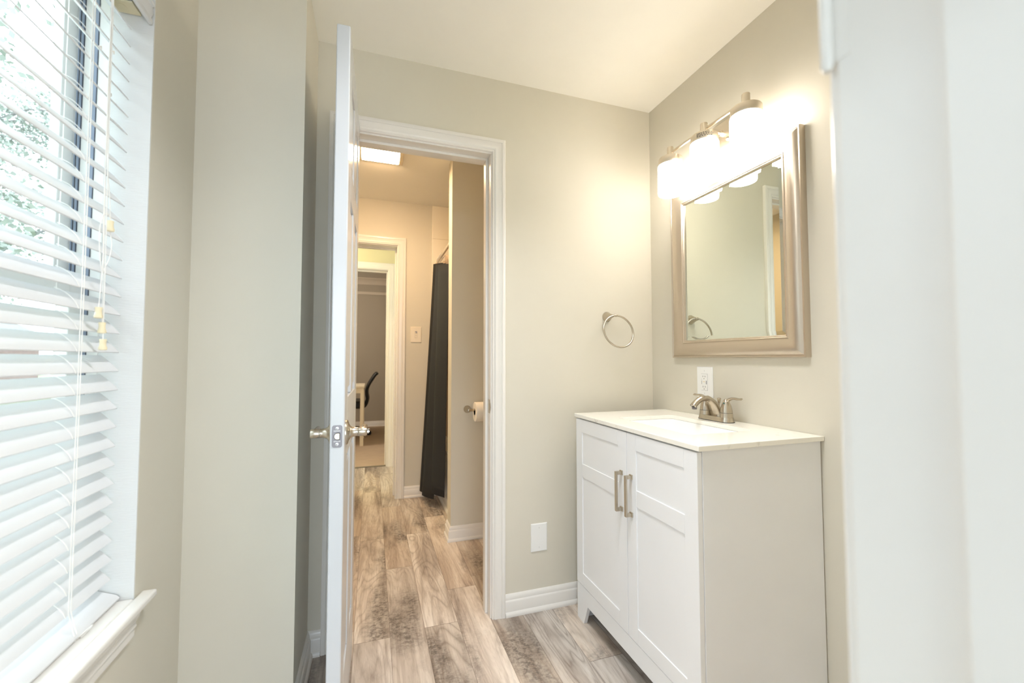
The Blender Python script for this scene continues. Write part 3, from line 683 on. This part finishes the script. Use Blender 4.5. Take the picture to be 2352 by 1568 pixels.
# toe skirt with bracket feet
sk1, sk2 = VY0+0.010, VY1-0.010
poly = [(sk2, 0.0), (sk2, 0.147), (sk1, 0.147), (sk1, 0.0), (sk1+0.055, 0.0), (sk1+0.088, 0.082), (sk2-0.088, 0.082), (sk2-0.055, 0.0)]
MB().prism(poly, 0.836, 0.8515, lambda u, v, w: (w, u, v)).build('toe_skirt', M['cab'], vt, bevel=0.001)
DM = 1.2605
def vdoor(y0, y1, hy, hside):
    z0, z1 = 0.1495, 0.8285; fx = 0.8345; bx = 0.8515
    g = [(0.592, 0.1985), (0.7755, 0.646)]
    pin = 0.052
    b = MB(); pz = [(0.2005, 0.5925), (0.6465, 0.7755)]
    b.box((fx+0.0032, y0+0.002, z0+0.002), (bx, y1-0.002, z1-0.002))
    b.box((fx, y0, z0), (bx-0.001, y0+pin, z1)); b.box((fx, y1-pin, z0), (bx-0.001, y1, z1))
    for a, c in ((z0, pz[0][0]), (pz[0][1], pz[1][0]), (pz[1][1], z1)): b.box((fx, y0+pin, a), (bx-0.001, y1-pin, c))
    o = b.build('door', M['cab'], vt, bevel=0.0012)
    hh = MB(); 
    s = 0.0055
    hh.box((0.808, hy-s, 0.5545), (0.8145, hy+s, 0.6905))
    for zc in (0.560, 0.685):
        hh.box((0.8145, hy-s, zc-s), (fx+0.0003, hy+s, zc+s)); hh.box((fx-0.005, hy-s-0.0022, zc-s-0.0022), (fx+0.0003, hy+s+0.0022, zc+s+0.0022))
    hh.build('handle', M['nickel'], o, bevel=0.0007)
    return o
vdoor(DM+0.0012, VY1-0.011, 1.2905, 1)
vdoor(VY0+0.011, DM-0.0012, 1.2325, -1)

# faucet: centreset with two levers
fc = Vector((1.246, 1.283, vz)); ft = thing('faucet', tuple(fc), 'brushed nickel two-handle faucet on the back edge of the countertop', 'faucet')
def fw(x, y, z): return (fc.x+x, fc.y+y, fc.z+z)
b = MB(); pts = []
for sgn in (1, -1):
    for k in range(13):
        a = math.radians(-90+180*k/12) if sgn == 1 else math.radians(90+180*k/12)
        pts.append((0.0265*math.sin(a) if False else 0.0265*math.cos(a+math.pi/2), sgn*0.051 + 0.0265*math.sin(a+math.pi/2)*1.0))
# stadium outline along y
pts = [(0.0265*math.cos(math.radians(t)), 0.051+0.0265*math.sin(math.radians(t))) for t in range(0, 181, 15)] + [(0.0265*math.cos(math.radians(t)), -0.051+0.0265*math.sin(math.radians(t))) for t in range(180, 361, 15)]
def ring(sc_, zz, sy=1.0): return [(x*sc_, y*sy if abs(y) > 1 else y*sy, zz) for x, y in pts]
levels = [(1.0, 0.0, 1.0), (1.0, 0.004, 1.0), (0.93, 0.010, 0.985), (0.86, 0.018, 0.97)]
prev = None
for sc_, zz, sy in levels:
    vs = [b.bm.verts.new(fw(x*sc_, y*sy, zz)) for x, y in pts]
    if prev:
        for i in range(len(vs)): b.bm.faces.new((prev[i], prev[(i+1) % len(vs)], vs[(i+1) % len(vs)], vs[i]))
    else: b.bm.faces.new(vs)
    prev = vs
b.bm.faces.new(prev)
b.build('base_plate', M['nickel'], ft, smooth=True)
MB().prism([(x*1.02, y*1.01) for x, y in pts], 0.0, 0.0022, lambda u, v, w: fw(u, v, w)).build('base_gasket', M['dark'], ft)
sp_ = smoothpts([(0.010, 0, 0.008), (0.004, 0, 0.036), (-0.012, 0, 0.064), (-0.040, 0, 0.083), (-0.068, 0, 0.083), (-0.092, 0, 0.070), (-0.106, 0, 0.057)], 5)
n = len(sp_); rads = [(0.029-0.018*min(1, i/(n*0.45)), 0.017-0.004*min(1, i/(n*0.45))) for i in range(n)]
MB().tube([fw(*p) for p in sp_], [(r[0] if i < n*0.5 else 0.0115+0.0016*((i-n*0.5)/(n*0.5)), r[1] if i < n*0.5 else 0.0105) for i, r in enumerate(rads)], 24).build('spout', M['nickel'], ft, smooth='all')
MB().lathe([(0, -.008), (.0085, -.008), (.0095, 0), (0, 0)], T(*fw(-0.100, 0, 0.054)), 24).build('aerator', M['plate'], ft, smooth=True)
for sgn in (1, -1):
    y = 0.051*sgn
    col_ = MB().lathe([(0, .016), (.0225, .016), (.0215, .034), (0, .034)], T(*fw(0, y, 0)), 32).build('handle_collar', M['nickel'], ft, smooth=True)
    MB().lathe([(0, .0338), (.0212, .0338), (.0212, .0352), (0, .0352)], T(*fw(0, y, 0)), 32).build('collar_ring', M['dark'], ft)
    hb = MB().lathe([(0, .0352), (.0212, .0352), (.0205, .044), (.0172, .060), (.0125, .072), (.0098, .080), (.006, .085), (0, .086)], T(*fw(0, y, 0)), 32)
    lv = smoothpts([(0, y, 0.070), (0.002, y+sgn*0.010, 0.083), (0.003, y+sgn*0.030, 0.0895), (0.004, y+sgn*0.050, 0.0885), (0.004, y+sgn*0.062, 0.0895)], 5)
    nn = len(lv); hb.tube([fw(*p) for p in lv], [(0.0095-0.001*i/nn, 0.0085-0.0045*min(1, i/(nn*.5))) for i in range(nn)], 18)
    hb.build('lever_handle', M['nickel'], ft, smooth=True)
MB().lathe([(0, 0), (.0028, 0), (.0028, .001), (0, .001)], T(*fw(-0.0138, -0.0535, 0.0705)) @ Rm(-80, 'Y'), 14).build('handle_dot', M['red'], ft)
MB().lathe([(0, .018), (.0022, .018), (.0022, .064), (.0045, .066), (.0072, .082), (.0068, .0845), (0, .086)], T(*fw(0.017, 0, 0)), 24).build('lift_rod', M['nickel'], ft, smooth=True)

# ------------------------------------------------------------------ mirror
mt_ = thing('wall_mirror', (XR-0.015, 1.253, 1.087), 'rectangular mirror in a wide champagne frame over the vanity', 'mirror')
my0, my1, mz0, mz1 = 0.949, 1.562, 1.087, 1.829
fp_ = [(0, 0), (0, .020), (.002, .024), (.006, .024), (.008, .022), (.012, .025), (.022, .0305), (.034, .031), (.046, .0265), (.056, .0195), (.061, .0175), (.063, .0195), (.066, .0195), (.068, .0165), (.071, .0165), (.074, .0125), (.074, .006), (.06, 0)]
# path so that the right-hand offset points inward: clockwise when (u,v)=(y,z)
MB().sweep([(my0, mz0), (my0, mz1), (my1, mz1), (my1, mz0)], fp_, lambda u, v, b: (XR-b, u, v), closed=True).build('mirror_frame', M['frame'], mt_, smooth=True)
i = 0.0725; bev = 0.016
g = MB(); o_ = [(my0+i, mz0+i), (my1-i, mz0+i), (my1-i, mz1-i), (my0+i, mz1-i)]; n2 = [(my0+i+bev, mz0+i+bev), (my1-i-bev, mz0+i+bev), (my1-i-bev, mz1-i-bev), (my0+i+bev, mz1-i-bev)]
A = [g.bm.verts.new((XR-0.0080, u, v)) for u, v in o_]; B = [g.bm.verts.new((XR-0.0095, u, v)) for u, v in n2]; C_ = [g.bm.verts.new((XR-0.004, u, v)) for u, v in o_]
g.bm.faces.new(B); g.bm.faces.new(C_)
for k in range(4): g.bm.faces.new((A[k], A[(k+1) % 4], B[(k+1) % 4], B[k])); g.bm.faces.new((A[k], A[(k+1) % 4], C_[(k+1) % 4], C_[k]))
g.build('mirror_glass', M['mirror'], mt_)

# ------------------------------------------------------------------ vanity light
lx = 1.200; LY = [1.0747, 1.2655, 1.4579]; zb = 1.783
lt = thing('vanity_light', (XR-0.02, 1.2655, 1.95), 'three-lamp brushed nickel vanity light with glowing frosted shades above the mirror', 'light fixture')
zt_ = 1.915
MB().box((XR-0.018, 1.2655-0.058, 1.885), (XR-0.0005, 1.2655+0.058, 2.005)).build('backplate', M['nickel_w'], lt, bevel=0.003)
MB().tube([(lx, LY[0], 1.962), (lx, LY[2], 1.962)], 0.0055, 16).build('crossbar', M['nickel_w'], lt, smooth=True)
MB().tube([(XR-0.018, 1.2655, 1.962), (lx, 1.2655, 1.962)], 0.006, 16).lathe([(0, 0), (.011, 0), (.011, .008), (0, .008)], T(XR-0.018, 1.2655, 1.962) @ Rm(-90, 'Y'), 24).build('arm', M['nickel_w'], lt, smooth=True)
MB().lathe([(0, 0), (.007, 0), (.0075, .004), (.004, .009), (0, .010)], T(XR-0.018, 1.2655-0.032, 1.925) @ Rm(-90, 'Y'), 24).build('cap_nut', M['nickel_w'], lt, smooth=True)
for k, y in enumerate(LY):
    MB().lathe([(0, 1.937), (.0135, 1.937), (.0135, 1.984), (.012, 1.986), (0, 1.986)], T(lx, y, 0), 32).build('finial', M['nickel_w'], lt, smooth=True)
    cp = MB().lathe([(0, 1.907), (.0475, 1.907), (.049, 1.910), (.049, 1.934), (.046, 1.938), (0, 1.938)], T(lx, y, 0), 48).build('shade_cap', M['nickel_w'], lt, smooth=True)
    MB().lathe([(0.044, 1.9065), (.0505, 1.9065), (.052, 1.900), (.052, zb+.006), (.0505, zb), (.046, zb), (.046, 1.897), (.044, 1.902)], T(lx, y, 0), 48).build('glass_shade', M['shade'], lt, smooth='all')
    MB().lathe([(0, 1.8875), (.012, 1.8875), (.021, 1.868), (.026, 1.845), (.022, 1.823), (.010, 1.814), (0, 1.812)], T(lx, y, 0), 24).build('bulb', M['shade'], lt, smooth='all')
    if k == 1:
        lb = MB(); random.seed(3)
        for r_ in range(3):
            a = 196
            while a < 262:
                w_ = random.uniform(3, 9); am = math.radians(a+w_/2)
                lb.box((-.0004, -.049*math.radians(w_)/2, -.0011), (.0004, .049*math.radians(w_)/2, .0011), T(lx+.0493*math.cos(am), y+.0493*math.sin(am), 1.929-r_*.0058) @ Matrix.Rotation(am, 4, 'Z')); a += w_+3
        lb.build('label_print', M['dark'], lt)

# ------------------------------------------------------------------ towel ring
tr_ = thing('towel_ring', (1.047, YB, 1.28), 'round satin nickel towel ring on the wall beside the mirror', 'towel ring')
R0 = T(1.050, YB-0.0003, 1.280) @ Rm(90, 'X')
MB().lathe([(0, 0), (.0235, 0), (.0235, .003), (.0205, .009), (.0135, .026), (.0085, .042), (.007, .050), (0, .050)], R0, 40).build('post', M['nickel'], tr_, smooth=True)
MB().lathe([(0, -.0085), (.0052, -.0085), (.0066, -.0065), (.0066, -.0025), (.0054, -.001), (.0066, .001), (.0066, .0050), (.0052, .007), (0, .007)], T(1.0615, YB-0.0555, 1.2815) @ Rm(90, 'Y'), 28).build('hanger_knob', M['nickel'], tr_, smooth=True)
rr_ = 0.076; tl = math.radians(15)      # the ring has swung a little way off the wall
rc = Vector((1.065, 1.680-rr_*math.sin(tl), 1.2815-rr_*math.cos(tl)))
MB().tube([(rc.x+rr_*math.cos(2*math.pi*k/64), rc.y+rr_*math.sin(2*math.pi*k/64)*math.sin(tl), rc.z+rr_*math.sin(2*math.pi*k/64)*math.cos(tl)) for k in range(64)], 0.0044, 14, closed=True).build('ring', M['nickel'], tr_, smooth='all')

# ------------------------------------------------------------------ wall plates
def plate(name, mp, w, h, m, label, cat, parts):
    root = thing(name, mp(0, 0, 0), label, cat)
    b = MB(); lo = [(-w/2, -h/2), (w/2, -h/2), (w/2, h/2), (-w/2, h/2)]; e = 0.003
    a = [b.bm.verts.new(mp(u, v, 0.0002)) for u, v in lo]; a2 = [b.bm.verts.new(mp(u, v, 0.003)) for u, v in lo]
    c = [b.bm.verts.new(mp(u-math.copysign(e, u), v-math.copysign(e, v), 0.0055)) for u, v in lo]
    b.bm.faces.new(a); b.bm.faces.new(c)
    for q, s in ((a, a2), (a2, c)):
        for k in range(4): b.bm.faces.new((q[k], q[(k+1) % 4], s[(k+1) % 4], s[k]))
    b.build('cover', m, root, bevel=0.0006)
    flat = []
    for (nm, mm, bxs) in parts:
        flat += [(nm, mm, [q]) for q in bxs] if nm in ('slot', 'marking') else [(nm, mm, bxs)]
    for (nm, mm, bxs) in flat:
        p = MB()
        for (u0, v0, u1, v1, d0, d1) in bxs:
            pts = [(u0, v0), (u1, v0), (u1, v1), (u0, v1)]; p.prism(pts, d0, d1, mp)
        p.build(nm, mm, root, bevel=0.0004 if mm is not M['dark'] and mm is not M['greymark'] else 0)
    return root
back = lambda cx_, cz_, Y: (lambda u, v, w: (cx_+u, Y-w, cz_+v))
screws = lambda h: [('screw', M['greymark'], [(-.0004, s*h-.003, .0004, s*h+.003, .0055, .0059)]) for s in (1, -1)]
plate('blank_plate', back(0.7005, 0.3055, YB), 0.076, 0.1195, M['plastic'], 'blank white wall plate low on the wall between the doorway and the vanity', 'wall plate', screws(0.042))
parts = [('decora_frame', M['greymark'], [(-.0085, -.027, .0085, .027, .0052, .0057)]),
         ('rocker', M['plastic_almond'], [(-.0075, -.026, .0075, -.006, .0055, .0085), (-.0075, -.005, .0075, .010, .0055, .0078), (-.0075, .011, .001, .018, .0055, .0068)]),
         ('indicator', M['dark'], [(-.0055, .0095, .0005, .0125, .0060, .0072)])] + screws(0.040)
plate('light_switch', back(0.330, 1.2755, BY), 0.085, 0.124, M['plastic_almond'], 'light switch on the warm-lit wall left of the black curtain', 'light switch', parts)
rgt = lambda u, v, w: (XR-w, 1.3925+u, 0.9865+v)     # u runs along +y, seen mirrored from the room
slots = []
for s in (0.021, -0.021):
    for u in (-.0062, .0062): slots.append((u-.0009, s-.001, u+.0009, s+.0055, .0072, .0076))
    slots.append((-.0016, s-.0085, .0016, s-.0055, .0072, .0076))
plate('gfci_outlet', rgt, 0.085, 0.1255, M['plastic'], 'white socket outlet with test buttons on the wall behind the faucet', 'outlet',
      [('outline', M['greymark'], [(-.0172, -.0343, .0172, .0343, .0053, .0056)]), ('face', M['plastic'], [(-.0165, -.0335, .0165, .0335, .0054, .0072)]),
       ('slot', M['dark'], slots), ('test_button', M['plastic_almond'], [(-.0055, -.0010, .0055, .0045, .0070, .0080)]), ('reset_button', M['plastic'], [(-.0055, -.0080, .0055, -.0025, .0070, .0080)]),
       ('marking', M['greymark'], [(.0120, -.0085, .0140, .0060, .0072, .0075), (-.0150, -.0085, -.0105, .0060, .0072, .0075), (.0125, .0105, .0145, .0125, .0072, .0075)])] + screws(0.046))

# ------------------------------------------------------------------ bathroom beyond
fl = thing('ceiling_light', (0.036, 2.63, H2), 'glowing rectangular ceiling fan light in the next bathroom', 'ceiling light')
fx0, fx1, fy0, fy1 = -0.100, 0.168, 2.520, 2.740
MB().box((fx0, fy0, H2-0.008), (fx1, fy1, H2-0.0002)).build('rim', mat('fan_housing', srgb(236, 222, 196), 0.5), fl, bevel=0.003)
ln = MB(); rows = []
for j in range(9):
    y = fy0+0.012+(fy1-fy0-0.024)*j/8; zz = H2-0.010-0.018*math.sin(math.pi*j/8)
    rows.append([(fx0+0.026, y, zz), (fx1-0.026, y, zz)])
ln.grid(rows)
lo_ = ln.build('lens', M['fanlens'], fl, smooth='all')
for sx in (fx0+0.004, fx1-0.024):
    e = MB(); pl_ = [(fy0+0.008+(fy1-fy0-0.016)*j/8, H2-0.009-0.024*math.sin(math.pi*j/8)) for j in range(9)]
    e.prism([(fy0+0.008, H2-0.004)]+pl_+[(fy1-0.008, H2-0.004)], sx, sx+0.020, lambda u, v, w: (w, u, v)); e.build('end_cap', bpy.data.materials['fan_housing'], fl, bevel=0.002)
# bathtub
tb = thing('bathtub', (0.93, 3.03, 0), 'white bathtub behind the black shower curtain', 'bathtub')
b = MB(); b.box((0.522, AY+0.117, 0.0), (0.545, BY-0.012, 0.40)); b.box((0.522, AY+0.117, 0.385), (0.60, BY-0.012, 0.405)); b.build('apron', M['porcelain'], tb, bevel=0.006, seg=3)
sk = MB(); prev = None
for off, z in [(0.0, 0.404), (-0.02, 0.38), (-0.05, 0.15), (-0.10, 0.09), (-0.16, 0.08)]:
    pts_ = rrect(0.600-off-0.001, 1.31+off, 2.70-off, 3.37+off, 0.09); vs = [sk.bm.verts.new((x, y, z)) for x, y in pts_]
    if prev:
        for i in range(len(vs)): sk.bm.faces.new((prev[i], prev[(i+1) % len(vs)], vs[(i+1) % len(vs)], vs[i]))
    prev = vs
sk.bm.faces.new(prev); sk.build('basin', M['porcelain'], tb, smooth=True)
struct(MB().sweep([(0.522, BY-0.012), (0.522, AY+0.117)], [(0, 0), (.017, 0), (.017, .006), (.013, .016), (.006, .024), (.004, .07), (0, .075)], lambda u, v, b: (u, v, b)).build('baseboard_tub', M['trim'], smooth=True))
# rod, rings, curtain, liner
RX, RZ = 0.492, 1.866
tag(MB().tube([(RX, AY+0.116, RZ), (RX, BY-0.0105, RZ)], 0.011, 20).build('shower_rod', M['nickel_w'], smooth=True), 'metal shower rod above the black curtain', 'shower rod')
cu = MB(); rows = []
NY, NZ = 120, 24
for j in range(NZ+1):
    t = j/NZ; row = []
    for i in range(NY+1):
        s_ = i/NY; w = 2*math.pi*2.7*s_
        far = 1.0/(1.0+math.exp((s_-0.70)*28))
        y = 3.315-0.290*s_+0.040*math.sin(w+1.1)
        x = 0.478+0.014*s_+0.026*math.cos(w+2.4)*(1+0.25*t) - (0.030+0.056*far)*t**1.1
        ztop = 1.838-0.072*s_; zbm = 0.066+0.040*(1-far)
        row.append((x, y, ztop+(zbm-ztop)*t))
    rows.append(row)
cu.grid(rows); co = cu.build('shower_curtain', M['blackfab'], smooth='all'); sd = co.modifiers.new('thick', 'SOLIDIFY'); sd.thickness = 0.0015
tag(co, 'black fabric shower curtain hanging in folds beside the tub', 'shower curtain')
for k in range(6):
    y = 3.13+0.036*k
    rg = MB().tube([(RX+0.0165*math.cos(a), y+0.003*math.sin(a*2), RZ-0.004+0.019*math.sin(a)) for a in [2*math.pi*q/20 for q in range(20)]], 0.0014, 6, closed=True).build('hook', M['chrome'], co, smooth='all')
ln2 = MB(); rows = []
for j in range(14):
    t = j/13; row = []
    for i in range(90):
        y = 2.74+0.62*i/89
        row.append((RX+0.056+0.012*math.sin(y*71)+0.007*math.sin(y*133+t*3)+0.02*t, y, RZ+0.010+0.018*math.sin(y*43)*(1-t)-t*1.40))
    rows.append(row)
ln2.grid(rows); tag(ln2.build('shower_liner', M['liner'], smooth='all'), 'crumpled clear plastic liner above and behind the black curtain', 'shower liner')

# toilet paper holder and roll
th_ = thing('toilet_paper_holder', (0.5545, AY, 0.7765), 'brushed nickel toilet paper holder on the wall beyond the doorway', 'toilet paper holder')
RR = T(0.5540, AY-0.0003, 0.7765) @ Rm(90, 'X')
MB().lathe([(0, 0), (.0225, 0), (.0225, .003), (.0195, .010), (.0120, .028), (.0080, .048), (.0090, .056), (.0088, .068), (0, .070)], RR, 36).build('post', M['nickel'], th_, smooth=True)
MB().lathe([(0, 0), (.0225, 0), (.0225, .003), (.0195, .010), (.0120, .028), (.0080, .048), (.0090, .056), (.0088, .068), (0, .070)], T(0.722, AY-0.0003, 0.7765) @ Rm(90, 'X'), 36).build('post', M['nickel'], th_, smooth=True)
MB().tube([(0.560, AY-0.060, 0.7765), (0.716, AY-0.060, 0.7765)], 0.0075, 16).build('spindle', M['nickel'], th_, smooth=True)
tpm = MB(); R1 = T(0.586, AY-0.060, 0.7655) @ Rm(90, 'Y')
tpm.lathe([(.0205, 0), (.056, 0), (.058, .002), (.058, .108), (.056, .110), (.0205, .110), (.0205, 0)], R1, 48)
tag(tpm.build('toilet_paper_roll', M['tissue'], smooth=True), 'white toilet paper roll on the nickel holder, half hidden by the door jamb', 'toilet paper')

# ------------------------------------------------------------------ office beyond the hall
dk = thing('desk', (-0.75, 5.87, 0), 'white desk seen through the far doorway, only its corner visible', 'desk')
MB().box((-1.30, 5.565, 0.726), (-0.085, 6.18, 0.747)).build('desktop', M['deskw'], dk, bevel=0.002)
MB().box((-1.27, 5.582, 0.655), (-0.098, 5.60, 0.726)).box((-1.27, 6.145, 0.655), (-0.098, 6.163, 0.726)).box((-0.108, 5.60, 0.655), (-0.094, 6.145, 0.726)).build('apron', M['deskw'], dk, bevel=0.001)
for x in (-1.295, -0.134):
    for y in (5.575, 6.128): MB().box((x, y, 0.0025), (x+0.042, y+0.042, 0.726)).build('leg', M['deskw'], dk, bevel=0.001)
ch = thing('office_chair', (-0.30, 6.42, 0), 'black office chair with a curved back behind the white desk', 'chair')
cy = 6.42; k_ = 1.05
bk_ = MB(); prof = [(0.085, .880), (0.058, .858), (0.018, .800), (-0.028, .722), (-0.052, .660), (-0.055, .600), (-0.045, .530), (-0.055, .470), (-0.075, .425), (-0.110, .400)]
rows = []
sp2 = smoothpts([(x, 0, z) for x, z in prof], 4)
for (x, _, z) in sp2:
    rows.append([(x-0.030*(abs(q-4)/4)**2*0.6, cy-0.21+0.42*q/8*1.0, z) for q in range(9)])
bk_.grid(rows); bo = bk_.build('backrest', M['black'], ch, smooth='all'); s2 = bo.modifiers.new('thick', 'SOLIDIFY'); s2.thickness = 0.032; s2.offset = 0
b = MB(); b.box((-0.56, cy-0.24, 0.395), (-0.10, cy+0.24, 0.50)); b.build('seat', M['black'], ch, bevel=0.03, seg=4)
MB().lathe([(0, .09), (.028, .09), (.028, .25), (.018, .26), (.018, .396), (0, .396)], T(-0.32, cy, 0), 20).build('gas_lift', M['black'], ch, smooth=True)
for q in range(5):
    a = math.radians(-12+72*q); ex, ey = -0.32+0.30*math.cos(a), cy+0.30*math.sin(a)
    MB().tube([(-0.32, cy, 0.11), (-0.32+0.15*math.cos(a), cy+0.15*math.sin(a), 0.10), (ex, ey, 0.075)], [(0.022, .016), (.018, .012), (.013, .009)], 10).build('base_arm', M['black'], ch, smooth=True)
    w = MB()
    for s_ in (-1, 1): w.lathe([(0, -.010), (.026, -.010), (.028, 0), (.026, .010), (0, .010)], T(ex-s_*.014*math.sin(a), ey+s_*.014*math.cos(a), 0.0305) @ Matrix.Rotation(a, 4, 'Z') @ Rm(90, 'X'), 20)
    w.build('caster', M['black'], ch, smooth=True)

# ------------------------------------------------------------------ outdoors, seen through the blinds
og = MB().box((-60, -30, -0.9), (-0.9, 60, -0.6)).build('ground_lawn', M['lawn']); struct(og)
def leafy(b, c, r, n, size):
    for _ in range(n):
        d = Vector((random.gauss(0, 1), random.gauss(0, 1), random.gauss(0, 1))).normalized()*r*random.random()**0.4
        p = Vector(c)+d; u = Vector((random.gauss(0, 1), random.gauss(0, 1), random.gauss(0, 1))).normalized(); v = u.cross(Vector((random.gauss(0, 1), random.gauss(0, 1), random.gauss(0, 1)))).normalized()
        s = size*random.uniform(.6, 1.4)
        b.bm.faces.new([b.bm.verts.new(p+u*s), b.bm.verts.new(p+v*s*.6), b.bm.verts.new(p-u*s), b.bm.verts.new(p-v*s*.6)])
def tree(loc, h, label, seed, lean=0.3):
    random.seed(seed); x, y = loc; t = thing('garden_tree', (x, y, -0.6), label, 'tree')
    tr = MB(); pts_ = smoothpts([(x, y, -0.6), (x+.1*lean, y+.1, h*.3), (x+lean*.5, y-.1, h*.6), (x+lean, y+.2, h)], 4)
    nn = len(pts_); tr.tube(pts_, [0.22*(1-0.75*i/nn) for i in range(nn)], 12); tips = [pts_[-1]]
    for k in range(16):
        i0 = random.randint(nn//3, nn-1); p = Vector(pts_[i0]); a = random.uniform(0, 6.28); L_ = random.uniform(1.0, 2.6)
        e1 = p+Vector((math.cos(a)*L_*.5, math.sin(a)*L_*.5, L_*.35)); e2 = p+Vector((math.cos(a+.3)*L_, math.sin(a+.3)*L_, L_*.55))
        tr.tube([tuple(p), tuple(e1), tuple(e2)], [0.06, 0.035, 0.012], 7); tips += [tuple(e1), tuple(e2)]
    tr.build('trunk', M['bark'], t, smooth='all')
    lf = MB()
    for c in tips: leafy(lf, c, 1.05, 240, 0.075)
    lf.build('foliage', M['leaf'], t)
hs = thing('neighbour_house', (-17.0, 20.0, -0.6), 'pale brick house seen low through the blinds beyond the garden', 'house')
MB().box((-21.0, 16.0, -0.6), (-15.0, 26.0, 1.9)).build('wall', mat('pale_brick', srgb(128, 106, 100), 0.9, vary=0.2, vscale=5), hs)
MB().prism([(-21.4, 1.9), (-14.6, 1.9), (-18.0, 4.0)], 15.7, 26.3, lambda u, v, w: (u, w, v)).build('roof', mat('grey_shingle', srgb(120, 118, 116), 0.9, vary=0.2), hs)
MB().box((-15.02, 19.0, 0.3), (-14.98, 20.4, 1.5)).build('window', M['vinyl'], hs)
tree((-8.0, 9.6), 6.5, 'leafy tree outside the window, nearest the house', 11)
tree((-12.0, 18.5), 9.0, 'taller pale tree farther off outside the window', 12, -0.4)
tree((-14.5, 12.0), 9.5, 'spreading tree at the left edge beyond the window', 13, 0.5)
